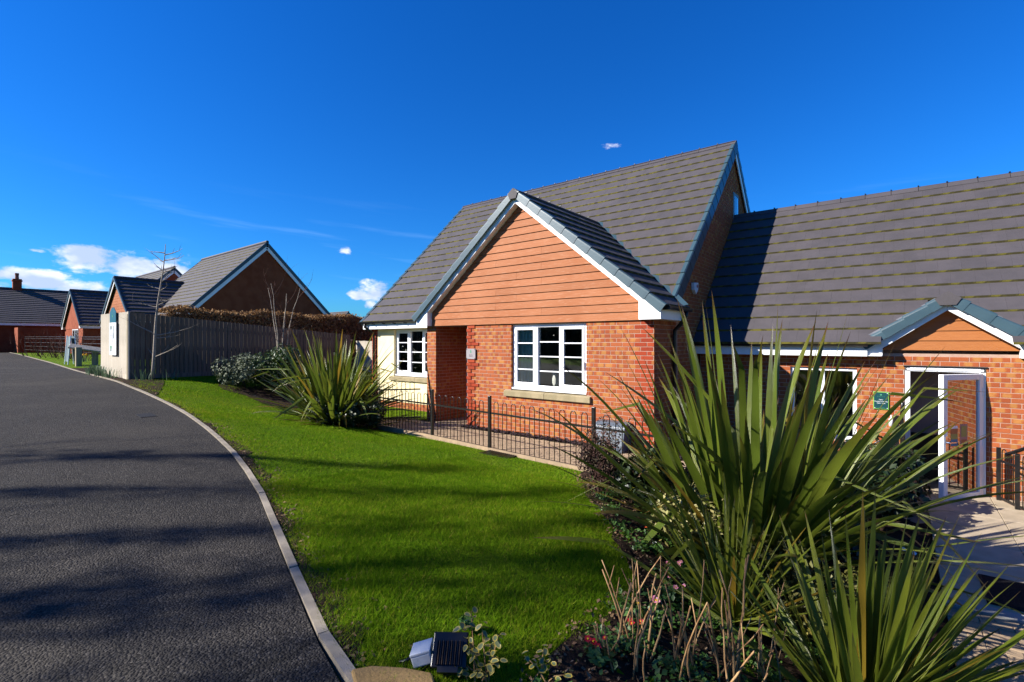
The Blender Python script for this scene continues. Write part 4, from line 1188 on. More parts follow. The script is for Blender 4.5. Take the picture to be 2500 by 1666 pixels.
def build_paths():
    base = MB(); xs = np.arange(-6.7, .9, .3)
    V = []; F = []
    for x in xs: V += [(x, rail_y(x), -.075), (x, -.02, -.075)]
    F = [(2 * i, 2 * i + 2, 2 * i + 3, 2 * i + 1) for i in range(len(xs) - 1)]
    path = tag(np_mesh('path', V, F, 'soil'), kind='structure')
    P = []
    for j, y in enumerate(np.arange(-1.9, 1.1, .106)):
        for x in np.arange(-6.6 + (.103 if j % 2 else 0), .7, .206):
            w = .2
            if y < rail_y(x) + .05: continue
            if y > -.30 and not (-5.3 < x < -4.5): continue
            if x < -5.75 and y > -1.2 - (x + 5.75) * -1.1 + .0 and y > -.08 + (x + 5.75) * 1.2: continue
            key, fn = mk_slab(w, .1, .03, 'paving_tan', 'paving_block'); P.append((key, fn, (x, y, -.083 + random.uniform(-.002, .002)), None))
    lay(P, 'paving_block', path, 300)
    for i in range(len(RAIL) - 1):      # edging under the railing
        (x0, y0), (x1, y1) = RAIL[i], RAIL[i + 1]; n = max(1, round(math.hypot(x1 - x0, y1 - y0) / .9))
        for k in range(n):
            a = np.array([x0 + (x1 - x0) * k / n, y0 + (y1 - y0) * k / n, -.06]); b = np.array([x0 + (x1 - x0) * (k + 1) / n, y0 + (y1 - y0) * (k + 1) / n, -.06])
            m = MB(); d = (b - a) * .003; m.bar(a + d, b - d, .07, .10); m.build('path_edging', 'paving_tan', path, origin=tuple(a))
    # slate chippings along the wall
    V = []; F = []
    for _ in range(1500):
        x = random.uniform(-4.3, .5); y = random.uniform(-.27, -.03); z = -.06 + random.uniform(0, .035); a = random.uniform(0, 6.28); s = random.uniform(.012, .032); t = random.uniform(-.5, .5)
        o = len(V); ca, sa = math.cos(a), math.sin(a)
        for px, py in ((-1, -.6), (1, -.5), (.8, .7), (-.9, .5)): V.append((x + s * (px * ca - py * sa), y + s * (px * sa + py * ca), z + t * s * px + .012))
        V.append((x, y, z - .01)); F += [(o, o + 1, o + 2), (o, o + 2, o + 3), (o, o + 1, o + 4), (o + 1, o + 2, o + 4)]
    tag(np_mesh('slate_chippings', V, F, 'slate'), 'plum slate chippings along the foot of the bay wall', 'gravel', kind='stuff')
    # entrance path on the right
    V = [(2.9, .9, -.56), (3.52, .3, -.56), (3.52, -9, -.50), (6.5, -9, -.50), (6.5, 2.4, -.56), (2.9, 2.4, -.56)]
    m = MB(); m.add(V, [tuple(range(6))]); ep = tag(m.build('entrance_path', 'concrete'), kind='structure')
    P = []
    for j, y in enumerate(np.arange(-1.84, 2.35, .602)):
        for i, x in enumerate(np.arange(2.76, 6.3, .752)):
            if x < 3.4 and y < .9: continue
            l = .596 if y + .6 < 2.39 else 2.385 - y
            key, fn = mk_slab(.746, round(l, 3), .05, 'paving_slab', 'paving_slab'); P.append((key, fn, (x, y, -.572 + random.uniform(-.002, .002)), None))
    for y, l, mat in ((-1.995, .15, 'concrete_pale'),):
        for x in np.arange(3.52, 6.3, .602):
            key, fn = mk_slab(.598, l, .06, mat, 'edging_slab'); P.append((key, fn, (x, y, -.578), None))
    for j, y in enumerate(np.arange(-5.6, -2.0, .106)):
        for x in np.arange(3.52 + (.103 if j % 2 else 0), 6.2, .206):
            key, fn = mk_slab(.2, .1, .05, 'paving_tan', 'paving_block'); P.append((key, fn, (x, y, -.565 + random.uniform(-.002, .002)), None))
    lay(P, 'paving_slab', ep, 300)


build_paths()


# ------------------------------------------------------------------ railings
def hoop_railing(pts, label, name='railing', h_post=.97, h_hoop=.88, h_rail=.68, pitch=.2, ends=(True, True), z=-.09, dz=0.0):
    """bow-top railing: square posts, two flat rails, one tube per bow"""
    H = thing(name, (pts[0][0], pts[0][1], z), label, 'railing')
    for i, (x, y) in enumerate(pts):
        if (i == 0 and not ends[0]) or (i == len(pts) - 1 and not ends[1]): continue
        zz = z + dz * i; m = MB(); m.box(x - .024, x + .024, y - .024, y + .024, zz - .15, zz + h_post); m.prism([(x - .024, y - .024, zz + h_post), (x + .024, y - .024, zz + h_post), (x + .024, y + .024, zz + h_post), (x - .024, y + .024, zz + h_post)], (0, 0, .004)); m.build('post', 'black_metal', H, origin=(x, y, zz), bevel=.003)
    for i in range(len(pts) - 1):
        z0, z1 = z + dz * i, z + dz * (i + 1)
        a = np.array([*pts[i], 0.]); b = np.array([*pts[i + 1], 0.]); d = b - a; L = np.linalg.norm(d); d /= L; sd = np.array([-d[1], d[0], 0])
        za = lambda s: z0 + (z1 - z0) * s / L
        for zr in (h_rail, .075):
            m = MB(); m.bar(a + d * .024 + [0, 0, z0 + zr], b - d * .024 + [0, 0, z1 + zr], .010, .032, up=(0, 0, 1)); m.build('rail', 'black_metal', H, origin=tuple(a + [0, 0, z0 + zr]))
        n = int((L - .10) / pitch); s0 = (L - n * pitch) / 2 + pitch / 2 - .05
        for k in range(n):
            s = s0 + k * pitch; r = .05; q = a + d * s; zz = za(s)
            P = [q + [0, 0, zz + .06], q + [0, 0, zz + h_hoop - r]] + [q + d * (r - r * math.cos(t)) + [0, 0, zz + h_hoop - r + r * math.sin(t)] for t in np.linspace(.25, math.pi - .25, 8)] + [q + d * 2 * r + [0, 0, zz + h_hoop - r], q + d * 2 * r + [0, 0, zz + .06]]
            m = MB(); m.tube(P, .0068, 8); m.build('hoop', 'black_metal', H, origin=tuple(q + [0, 0, zz]), smooth=True)
    return H


hoop_railing(RAIL, 'black bow-top railing along the path in front of the bay window', z=-.095)
hoop_railing([(-5.72, -.10), (-6.62, -1.22)], 'short black bow-top railing running from the brick pier to the phormium', z=-.06, ends=(False, False), h_rail=.74, h_hoop=.92)
hoop_railing([(4.34, 2.26), (4.48, 1.86), (5.3, .6)], 'black bow-top railing right of the glass door', z=-.55, h_post=.80, h_hoop=.80, h_rail=.62, pitch=.155)
hr = MB(); hr.tube([(4.40, 2.05, .20), (4.46, 1.93, .26), (4.9, 1.15, .72), (5.4, .3, 1.2)], .024, 10)
h_ = hr.build('handrail', 'black_metal', smooth=True); tag(h_, 'sloping black handrail above the railing right of the door', 'handrail')
g_ = thing('gate_post', (3.2, 2.2, -.55), 'black steel post with angled handrail end left of the door frame', 'post')
m = MB(); m.box(3.115, 3.195, 2.16, 2.24, -.6, .62); m.build('post', 'black_metal', g_, bevel=.004)
m = MB(); m.box(3.205, 3.255, 2.18, 2.23, -.6, .70); m.build('stile', 'black_metal', g_)
m = MB(); m.tube([(3.222, 2.12, .58), (3.232, 2.02, .72), (3.238, 1.96, .86)], .026, 12); m.build('handrail_end', 'black_metal', g_, smooth=True)
m = MB(); m.tube([(3.215, 2.15, .70), (3.23, 2.10, .74)], .008, 6); m.build('bracket', 'chrome', g_)
arch = thing('arch_railing', (2.75, 1.5, -.56), 'low black arched railing among shrubs left of the glass door', 'railing')
for cx_, r in ((2.66, .17), (2.98, .10)):
    m = MB(); m.tube([(cx_ - r, 1.55, -.5), (cx_ - r, 1.55, .28 - r)] + [(cx_ - r * math.cos(t), 1.55, .28 - r + r * math.sin(t)) for t in np.linspace(.2, math.pi - .2, 9)] + [(cx_ + r, 1.55, .28 - r), (cx_ + r, 1.55, -.5)], .012, 8); m.build('arch', 'black_metal', arch, smooth=True)
m = MB(); m.bar((2.3, 1.55, .02), (3.12, 1.55, .02), .012, .03); m.build('rail', 'black_metal', arch)


# ------------------------------------------------------------------ small fixtures on the walls
def text(s, x, y, z, size, mat, parent, align='CENTER', ext=.0006, space=1.0):
    cu = bpy.data.curves.new('lettering', 'FONT'); cu.body = s; cu.size = size; cu.align_x = align; cu.extrude = ext; cu.space_character = space
    t = bpy.data.objects.new('lettering_curve', cu); COL.objects.link(t); bpy.context.view_layer.update()
    me = bpy.data.meshes.new_from_object(t.evaluated_get(bpy.context.evaluated_depsgraph_get())); bpy.data.objects.remove(t)
    me.materials.clear(); me.materials.append(MATS[mat])
    o = bpy.data.objects.new('lettering', me); link(o, parent, (x, y, z)); o.rotation_euler = (math.pi / 2, 0, 0); return o


sg = thing('opening_hours_sign', (2.957, 2.39, .68), 'green sign with lime border giving opening hours beside the glass door', 'sign')
m = MB(); m.box(2.852, 3.062, 2.380, 2.395, .682, .974); m.build('border', 'sign_lime', sg, bevel=.002)
m = MB(); m.box(2.863, 3.051, 2.3775, 2.3805, .693, .963); m.build('panel', 'sign_green', sg)
for x in (2.874, 3.040):
    for z in (.704, .952): m = MB(); m.tube([(x, 2.379, z), (x, 2.374, z)], .006, 10); m.build('screw', 'letter_white', sg)
m = MB(); m.lathe((0, 0, 0), [(.014, 0), (.014, .002)], 20); m.v = [(2.957 + p[0], 2.3765 - p[2], .925 + p[1]) for p in m.v]; m.build('emblem', 'letter_green', sg)
text('NAREN', 2.957, 2.376, .888, .020, 'letter_green', sg, space=1.9)
text('Open', 2.957, 2.376, .836, .024, 'letter_white', sg)
text('Thursday to Monday', 2.957, 2.376, .806, .0225, 'letter_white', sg)
text('10am - 5pm', 2.957, 2.376, .776, .024, 'letter_white', sg)
m = MB(); m.box(2.89, 3.0, 2.375, 2.3770, .7100, .7135); m.build('underline', 'letter_green', sg)
pq = thing('name_plaque', (-4.17, -.03, 1.43), 'small grey name plaque with green mark beside the porch', 'sign')
m = MB(); m.box(-4.30, -4.03, -.036, -.022, 1.43, 1.655); m.build('plate', 'plaque_grey', pq, bevel=.002)
for x in (-4.285, -4.045):
    for z in (1.445, 1.64): m = MB(); m.tube([(x, -.018, z), (x, -.044, z)], .009, 10); m.build('stud', 'chrome', pq)
m = MB(); m.prism([(-4.185, -.0375, 1.57), (-4.165, -.0375, 1.56), (-4.145, -.0375, 1.57), (-4.155, -.0375, 1.63), (-4.175, -.0375, 1.63)], (0, .0015, 0)); m.build('emblem', 'letter_green', pq)
text('Show Home', -4.165, -.0372, 1.513, .022, 'letter_grey', pq)
text('Welcome', -4.165, -.0372, 1.485, .026, 'letter_grey', pq)
al = thing('alarm_box', (-.03, 2.06, 2.9), 'white alarm box with red mark high on the shaded gable', 'alarm box')
m = MB(); m.prism([(-.035, 1.94, 2.98), (-.035, 2.18, 3.0), (-.035, 2.17, 2.86), (-.035, 2.06, 2.76), (-.035, 1.95, 2.84)], (.07, 0, 0)); m.build('housing', 'alarm_white', al, bevel=.008)
m = MB(); m.tube([(.0355, 2.10, 2.92), (.037, 2.10, 2.92)], .035, 14); m.build('mark', 'alarm_red', al)
sn = thing('soap_dispenser', (3.10, 2.34, .44), 'clear pump bottle in a copper bracket on the brick beside the door', 'dispenser')
m = MB(); m.lathe((3.09, 2.345, .42), [(.030, 0), (.032, .09), (.030, .12), (.012, .135), (.012, .16), (.006, .165), (.006, .18)], 14); m.build('bottle', 'poster_white', sn, smooth=True)
m = MB(); m.tube([(3.14, 2.35, .55), (3.15, 2.33, .52), (3.15, 2.33, .40), (3.12, 2.34, .38)], .012, 8); m.build('bracket', 'chimney_pot', sn, smooth=True)
gm_ = thing('meter_box', (-.68, -.18, -.08), 'blue grey plastic meter box against the foot of the bay wall', 'meter box')
m = MB(); m.prism([(-.98, -.36, -.09), (-.98, -.34, .05), (-.98, -.26, .36), (-.98, -.18, .42), (-.98, -.02, .43), (-.98, -.02, -.09)], (.58, 0, 0)); m.build('body', 'grey_plastic', gm_, bevel=.012)
for z in (.14, .25): m = MB(); yy = -.34 + (z - .05) / .31 * .08; m.box(-.97, -.41, yy - .004, yy + .01, z, z + .006); m.build('rib', 'grey_plastic', gm_)
m = MB(); m.tube([(-.70, -.352, .08), (-.70, -.36, .08)], .012, 10); m.build('lock', 'black_plastic', gm_)
m = MB(); m.box(-2.30, -1.66, -1.83, -1.52, -.075, -.045); dm = m.build('drain_grating', 'rubber_mat', bevel=.006, origin=(-2, -1.66, -.06)); tag(dm, 'dark mesh grating lying at the lawn edge by the railing', 'grating')
for i in range(14): q = MB(); x = -2.27 + i * .045; q.box(x, x + .012, -1.82, -1.53, -.044, -.036); q.build('grating_bar', 'black_metal', dm)
m = MB(); m.box(3.81, 4.95, -1.77, -1.10, -.525, -.505); mt = m.build('door_mat', 'rubber_mat', bevel=.004, origin=(4.4, -1.4, -.51)); tag(mt, 'black rubber mat on the pale entrance path', 'mat')
for i in range(30): q = MB(); y = -1.755 + i * .0215; q.box(3.83, 4.93, y, y + .009, -.5045, -.498); q.build('mat_rib', 'rubber_mat', mt)


# ------------------------------------------------------------------ fences
def board_fence(H, a, b, zt0, zt1, mat, facing, w=.118, back=True):
    a = np.array([*a, 0.]); b = np.array([*b, 0.]); d = b - a; L = np.linalg.norm(d); d /= L; f = np.array([*facing, 0.]); n = int(L / w)
    for k in range(n):
        s = k * w; p = a + d * (s + w / 2); zg = float(gz(p[0], p[1])) + .13; zt = zt0 + (zt1 - zt0) * (s + w / 2) / L + random.uniform(-.006, .006)
        j = random.uniform(-.003, .003); m = MB(); ww = w - random.uniform(.004, .009)
        # feather edge: thick one side, thin the other
        V = []
        for z in (zg, zt): V += [p - d * ww / 2 + [0, 0, z], p + d * ww / 2 + [0, 0, z], p + d * ww / 2 + f * (.010 + j) + [0, 0, z], p - d * ww / 2 + f * (.024 + j) + [0, 0, z]]
        m.add(V, [(3, 2, 1, 0), (4, 5, 6, 7), (0, 1, 5, 4), (1, 2, 6, 5), (2, 3, 7, 6), (3, 0, 4, 7)]); m.build('board', mat, H, origin=tuple(p + [0, 0, zg]))
    for k in range(int(L / 2.4) + 1):
        p = a + d * min(k * 2.4, L - .05) - f * .06; zg = float(gz(p[0], p[1])); zt = zt0 + (zt1 - zt0) * min(1, k * 2.4 / L); m = MB(); m.box(p[0] - .045, p[0] + .045, p[1] - .045, p[1] + .045, zg - .2, zt - .05); m.build('post', 'post_wood', H)
    for fr in (.18, .5, .85):
        z0 = float(gz(*a[:2])); z1 = float(gz(*b[:2])); m = MB(); m.bar(a - f * .02 + [0, 0, z0 + (zt0 - z0) * fr], b - f * .02 + [0, 0, z1 + (zt1 - z1) * fr], .03, .07); m.build('rail', 'post_wood', H)
    m = MB(); pa, pb = a + f * .012, b + f * .012; m.bar(pa + [0, 0, float(gz(*a[:2])) + .05], pb + [0, 0, float(gz(*b[:2])) + .05], .025, .16); m.build('gravel_board', mat, H)


TF = thing('timber_fence', (-13.3, -3.95, .77), 'tall weathered close-board fence with a sunlit end facing the road', 'fence')
board_fence(TF, (-16.3, -3.95), (-13.33, -3.95), 2.66, 2.63, 'fence_wood_sunlit', (0, -1))
board_fence(TF, (-13.3, -3.95), (-13.3, 3.0), 2.62, 2.06, 'fence_wood_shaded', (1, 0))
m = MB(); m.box(-13.34, -13.285, -3.985, -3.93, .75, 2.64); m.build('corner_post', 'fence_wood_sunlit', TF)
GF = thing('garden_fence', (-11.3, 3.1, 0), 'pale sunlit fence panel between the timber fence and the bungalow', 'fence')
board_fence(GF, (-13.2, 3.1), (-9.35, 3.1), 1.84, 1.80, 'fence_wood_sunlit', (0, -1))

# sign board on the fence end
SB = thing('site_notice_board', (-14.6, -4.0, 1.3), 'white framed site notice with teal header fixed to the sunlit fence end', 'notice board')
m = MB(); m.box(-15.02, -14.30, -4.035, -4.012, 1.42, 2.36); m.build('frame', 'upvc', SB, bevel=.004)
m = MB(); m.box(-14.96, -14.36, -4.040, -4.036, 1.49, 2.30); m.build('poster', 'poster_white', SB)
m = MB(); m.prism([(-14.98, -4.03, 2.37), (-14.32, -4.03, 2.37), (-14.32, -4.03, 2.66), (-14.55, -4.03, 2.80), (-14.75, -4.03, 2.80), (-14.98, -4.03, 2.66)], (0, .015, 0)); m.build('header', 'teal_sign', SB)
m = MB(); m.prism([(-14.70, -4.034, 2.52), (-14.60, -4.034, 2.52), (-14.65, -4.034, 2.62)], (0, .003, 0)); m.build('emblem', 'letter_green', SB)
for x0, x1, z0, z1, mt in ((-14.93, -14.66, 2.16, 2.27, 'poster_grey'), (-14.90, -14.70, 2.12, 2.135, 'print_dark'), (-14.92, -14.68, 1.97, 1.99, 'print_dark'), (-14.92, -14.68, 1.82, 1.84, 'print_dark'), (-14.93, -14.68, 1.60, 1.70, 'poster_green'), (-14.93, -14.7, 1.52, 1.595, 'poster_grey'), (-14.63, -14.56, 1.75, 2.07, 'poster_lilac'), (-14.55, -14.44, 1.9, 2.28, 'poster_grey')):
    m = MB(); m.box(x0, x1, -4.0425, -4.0405, z0, z1); m.build('print', mt, SB)

# A-board, knee rail, estate railing
AB = thing('pavement_sign', (-23.0, -3.62, .87), 'grey A-frame pavement sign standing at the kerb', 'sign')
c = np.array([-23.3, -3.55, .88])
for sg_, nm in ((-1, 'front_panel'), (1, 'back_panel')):
    m = MB(); m.prism([c + [-.30, .13 * sg_, .12], c + [.30, .13 * sg_, .12], c + [.30, .06 * sg_, 1.14], c + [-.30, .06 * sg_, 1.14]], (0, -.02 * sg_, 0)); m.build(nm, 'aboard_grey', AB)
    for x in (-.32, .32): m = MB(); m.bar(c + [x, .14 * sg_, 0], c + [x, .06 * sg_, 1.18], .03, .04, up=(1, 0, 0)); m.build('frame', 'board_frame', AB)
KR = thing('knee_rail', (-22.4, -3.3, .87), 'timber knee rail with a pale ridged top beside the fence end', 'barrier')
for x, y in ((-22.2, -3.50), (-22.6, -2.92)):
    z = float(gz(x, y)); m = MB(); m.box(x - .09, x + .09, y - .09, y + .09, z - .2, z + .72); m.build('post', 'post_wood', KR)
m = MB(); m.bar((-22.6, -3.72, 1.64), (-22.1, -2.70, 1.44), .24, .08, up=(.45, -.55, .8)); m.build('rail', 'fence_wood_sunlit', KR, bevel=.02)
ER = thing('estate_railing', (-34, -1.5, .9), 'low black estate railing before the far houses', 'railing')
pts = [(-27.5, -.9), (-30, -1.1), (-33, -1.5), (-36, -1.9), (-40, -2.3), (-44, -2.6)]
for x, y in pts: z = float(gz(x, y)); m = MB(); m.box(x - .02, x + .02, y - .02, y + .02, z - .1, z + 1.15); m.build('post', 'black_metal', ER)
for h in (.25, .5, .75, 1.0, 1.12):
    m = MB(); m.tube([(x, y, float(gz(x, y)) + h) for x, y in pts], .014, 6); m.build('rail', 'black_metal', ER)
m = MB(); m.box(-7.45, -6.8, -5.42, -5.02, -.0, .0); 
V = [(-7.35, -5.26), (-6.95, -5.28), (-6.92, -5.05), (-7.32, -5.03)]
m = MB(); m.prism([(x, y, float(road_z(x)) + .001) for x, y in V], (0, 0, .006)); tag(m.build('drain_cover', 'rubber_mat'), 'small dark iron cover set in the road by the kerb', 'drain cover')


# ------------------------------------------------------------------ strap-leaved plants
def strap_leaf(parent, base, az, lean, length, width, droop, mat, fold=.35, n=11, twist=0.0, kink=None, split=False):
    """one arching leaf as an object: keeled strap tapering to a point"""
    base = np.array(base, float); out = np.array([math.cos(az), math.sin(az), 0]); side0 = np.array([-out[1], out[0], 0]); up = np.array([0, 0, 1.])
    p = np.zeros(3); th = lean; V = []; T = []; E_ = []; ds = length / n
    for i in range(n + 1):
        t = i / n
        d = out * math.sin(th) + up * math.cos(th)
        nr = np.cross(side0, d)
        tw = twist * t; sd = side0 * math.cos(tw) + nr * math.sin(tw); nn = nr * math.cos(tw) - side0 * math.sin(tw)
        w = width * .5 * min(1, .55 + 2.2 * t) * max(0.02, (1 - t ** 3.2) ** .9)
        fo = fold * w * (1 - .6 * t)
        for e, k in ((-1, 0), (0, 1), (1, 0)):
            V.append(p + sd * w * e + nn * (fo if k == 0 else 0)); T.append(t); E_.append(e)
        p = p + d * ds; th += droop * (2.2 * t) / n + (kink[1] if kink and abs(t - kink[0]) < .5 / n else 0)
    F = []
    for i in range(n):
        a = i * 3; F += [(a, a + 1, a + 4, a + 3), (a + 1, a + 2, a + 5, a + 4)]
    o = np_mesh('leaf', np.array(V), F, mat, parent, {'t': T, 'e': E_}, smooth=True, origin=base)
    return o


def strap_plant(name, base, label, count, L, Wd, lean_max, mat, seed, droop=(.1, .9), spread=.18, kinks=.1, lean_pow=.8, ztop=None, az_bias=None, cat='plant'):
    R = random.Random(seed); H = thing(name, base, label, cat)
    for i in range(count):
        u = (i + .5) / count; lean = lean_max * u ** lean_pow * R.uniform(.6, 1.15); az = i * 2.39996 + R.uniform(-.3, .3)
        if az_bias and R.random() < az_bias[1]: az = az_bias[0] + R.uniform(-1.1, 1.1)
        l = R.uniform(*L) * (1 - .22 * u); r = spread * R.random() ** .5; a2 = R.uniform(0, 6.28)
        b = np.array(base) + [r * math.cos(az) * .8 + .04 * math.cos(a2), r * math.sin(az) * .8 + .04 * math.sin(a2), 0]
        k = (R.uniform(.45, .8), R.uniform(.5, 1.6)) if R.random() < kinks else None
        strap_leaf(H, b, az, lean, l, R.uniform(*Wd), R.uniform(*droop) * (.35 + u), mat, twist=R.uniform(-.9, .9), kink=k, n=13)
    return H


strap_plant('phormium', (2.06, -2.62, -.36), 'huge green phormium right of the bay, its blades reaching over the wing roof', 292, (1.4, 2.75), (.065, .118), 1.20, 'phormium_leaf', 5, (.05, .8), .55, .2, .72)
strap_plant('phormium', (-6.60, -1.85, .02), 'large spiky phormium by the cream wall left of the railing', 292, (1.3, 2.35), (.060, .100), 1.40, 'phormium_leaf', 9, (.05, .75), .45, .14, .72)
strap_plant('cordyline', (2.20, -3.98, -.28), 'young cordyline with narrow stiff leaves behind the dead stems', 90, (.75, 1.18), (.030, .050), 1.38, 'cordyline_leaf', 14, (.02, .28), .05, .03, .75)
strap_plant('cordyline', (3.02, -4.44, -.38), 'bright green cordyline spraying up from the bottom edge in front of the path', 170, (.95, 1.42), (.032, .056), 1.40, 'cordyline_leaf', 23, (.0, .24), .08, .03, .80, az_bias=(.5, .30))


# ------------------------------------------------------------------ leafy shrubs
def scatter_leaves(P, N, size, aspect=.55, fold=.25, rnd=None, jitter=.5, variegated=False, seed=0):
    """many small two-facet leaves at points P facing roughly along N -> V, F, attribute arrays"""
    r = np.random.default_rng(seed); n = len(P); N = N + r.normal(0, jitter, (n, 3)); N /= np.linalg.norm(N, axis=1)[:, None] + 1e-9
    t = r.normal(0, 1, (n, 3)); t -= N * (t * N).sum(1)[:, None]; t /= np.linalg.norm(t, axis=1)[:, None] + 1e-9; b = np.cross(N, t)
    s = (np.asarray(size[0]) + (size[1] - size[0]) * r.random(n))[:, None]; w = s * aspect
    up = N * (w * fold)
    if not variegated:
        V = np.stack([P - t * s, P - t * s * .1 + b * w + up, P + t * s, P - t * s * .1 - b * w + up], 1).reshape(-1, 3)
        i = np.arange(n)[:, None] * 4; F = np.concatenate([i + [0, 1, 2], i + [0, 2, 3]], 0); k = 4; e = None
    else:
        ang = np.linspace(0, 2 * np.pi, 9)[:-1]; ring = [P + t * s * math.cos(a) + b * w * math.sin(a) * (1 - .25 * math.cos(a)) + up * abs(math.sin(a)) * 1.2 for a in ang]
        V = np.stack([P] + ring, 1).reshape(-1, 3); i = np.arange(n)[:, None] * 9
        F = np.concatenate([i + [0, 1 + q, 1 + (q + 1) % 8] for q in range(8)], 0); k = 9; e = np.tile([0] + [1] * 8, n)
    rn = r.random(n) if rnd is None else rnd
    return V, F, np.repeat(rn, k), e


def shrub(name, c, rad, n, size, mat, label, seed=0, stem='bark_brown', cat='shrub', lumps=9, aspect=.55, group=None, stems=7, shell=.55, jitter=.6, variegated=False, flat=1.0):
    """bush: leaves through several overlapping lobes, plus stems"""
    r = np.random.default_rng(seed + 100); c = np.array(c, float); rad = np.array(rad, float); zg = c[2]
    H = thing(name, tuple(c), label, cat, group)
    L = []
    for k in range(lumps):
        a = 2 * np.pi * k / lumps + r.uniform(-.3, .3); q = r.uniform(.25, .72); L.append((c + [rad[0] * q * math.cos(a), rad[1] * q * math.sin(a), rad[2] * r.uniform(.35, .95)], r.uniform(.30, .48)))
    L.append((c + [0, 0, rad[2] * .75], .55))
    idx = r.integers(0, len(L), n); d = r.normal(0, 1, (n, 3)); d /= np.linalg.norm(d, axis=1)[:, None]
    q = (shell + (1 - shell) * r.random(n)) ** .8
    cen = np.array([l[0] for l in L])[idx]; sc = np.array([l[1] for l in L])[idx]
    P = cen + d * rad * (sc * q)[:, None] * np.array([1, 1, flat]); P[:, 2] = np.maximum(P[:, 2], zg + .02 + .05 * r.random(n))
    V, F, rn, e = scatter_leaves(P, d + [0, 0, .5], size, aspect, seed=seed, jitter=jitter, variegated=variegated)
    at = {'rnd': rn}
    if e is not None: at['e'] = e
    o = np_mesh('foliage', V - c, F, mat, H, at, origin=c); tag(o, kind='stuff')
    for k in range(stems):
        m = MB(); p = L[k % len(L)][0]; mid = (c + p) / 2 + r.normal(0, .04, 3); m.tube([c + r.normal(0, .05, 3) * [1, 1, 0] - [0, 0, .03], mid, p], [.012, .009, .004], 6); m.build('stem', stem, H)
    return H


shrub('silver_shrub', (-11.55, -1.75, .50), (.95, .75, .78), 3600, (.025, .05), 'leaf_silver', 'silvery shrub at the lawn edge before the timber fence', 1)
shrub('green_shrub', (-10.9, -1.05, .42), (.85, .8, 1.0), 3400, (.03, .06), 'leaf_green', 'rounded green shrub between the silvery shrub and the phormium', 2)
shrub('silver_shrub', (-6.45, -2.28, .06), (.50, .38, .55), 2000, (.018, .035), 'leaf_silver', 'small grey leaved shrub at the foot of the left phormium', 3)
shrub('dark_shrub', (-5.75, -1.75, -.04), (.72, .40, .50), 2600, (.025, .05), 'leaf_dark', 'low dark green shrub at the left end of the railing', 4)
shrub('green_shrub', (-6.05, -2.0, 0.0), (.36, .30, .42), 1200, (.02, .045), 'leaf_green', 'small fresh green shrub between the phormium and the railing', 5)
shrub('brown_bush', (.42, -2.62, -.02), (.46, .42, .72), 4200, (.010, .022), 'leaf_rust', 'twiggy reddish brown bush before the railing end', 6, stem='twig_red', stems=26, shell=.2, jitter=1.0)
shrub('dark_shrub', (1.0, -2.45, -.12), (.50, .45, .55), 2400, (.025, .05), 'leaf_dark', 'dark green shrub between the brown bush and the big phormium', 7)
shrub('cream_shrub', (1.75, -3.05, -.30), (.55, .45, .62), 2600, (.016, .034), 'leaf_cream', 'cream variegated shrub glimpsed among the big phormium blades', 8)
shrub('cream_shrub', (2.75, -3.55, -.48), (.62, .5, .55), 2600, (.016, .034), 'leaf_olive', 'olive and cream shrub behind the foremost cordyline', 12)
shrub('dark_shrub', (2.95, .6, -.57), (.60, .95, .85), 3600, (.03, .07), 'leaf_dark', 'dark glossy shrub beside the entrance path below the phormium blades', 10)
shrub('dark_shrub', (2.5, -1.4, -.57), (.75, .8, .7), 3000, (.03, .06), 'leaf_dark', 'low dark shrub behind the big phormium at the path side', 11)


# variegated euonymus right at the front
def sprig_plant(name, base, label, tips, leaf, mat, seed, cat='shrub', per=11, stemmat='stem_tan', variegated=True):
    r = np.random.default_rng(seed); H = thing(name, base, label, cat); base = np.array(base, float); PP = []; NN = []
    for tip in tips:
        tip = np.array(tip, float); b0 = base + r.normal(0, .03, 3) * [1, 1, 0]; mid = (b0 + tip) / 2 + [0, 0, .03]
        m = MB(); m.tube([b0, mid, tip], [.004, .003, .0018], 6); m.build('stem', stemmat, H)
        for k in range(per):
            t = .35 + .65 * (k + 1) / per; p = (1 - t) ** 2 * b0 + 2 * t * (1 - t) * mid + t * t * tip; a = k * 2.4 + r.uniform(-.4, .4); d = np.array([math.cos(a), math.sin(a), .35]); d /= np.linalg.norm(d)
            PP.append(p + d * leaf[1] * .8); NN.append(np.array([0, 0, .9]) + d * .5)
    V, F, rn, e = scatter_leaves(np.array(PP), np.array(NN), leaf, .62, seed=seed, jitter=.28, variegated=variegated)
    k = 9
    for i in range(len(PP)):      # every leaf is an object of its own
        vv = V[i * k:(i + 1) * k]; ff = [(0, 1 + q, 1 + (q + 1) % 8) for q in range(8)]
        np_mesh('leaf', vv - PP[i], ff, mat, H, {'rnd': rn[i * k:(i + 1) * k], 'e': e[i * k:(i + 1) * k]}, smooth=True, origin=PP[i])
    return H


sprig_plant('euonymus', (1.60, -6.04, .15), 'yellow edged variegated euonymus sprigs at the very front beside the floodlight',
            [(1.42, -6.02, .34), (1.36, -6.15, .26), (1.49, -6.00, .44), (1.56, -6.0, .40), (1.66, -5.98, .37), (1.70, -6.02, .28), (1.50, -6.12, .22), (1.62, -6.10, .22), (1.58, -5.95, .30), (1.52, -6.06, .30)], (.017, .026), 'leaf_variegated', 31, per=9)
sprig_plant('euonymus', (1.78, -5.86, .11), 'low variegated euonymus sprigs right of the floodlight', [(1.80, -5.80, .27), (1.86, -5.78, .22), (1.92, -5.74, .16), (1.74, -5.88, .25)], (.015, .024), 'leaf_variegated', 32, per=7)


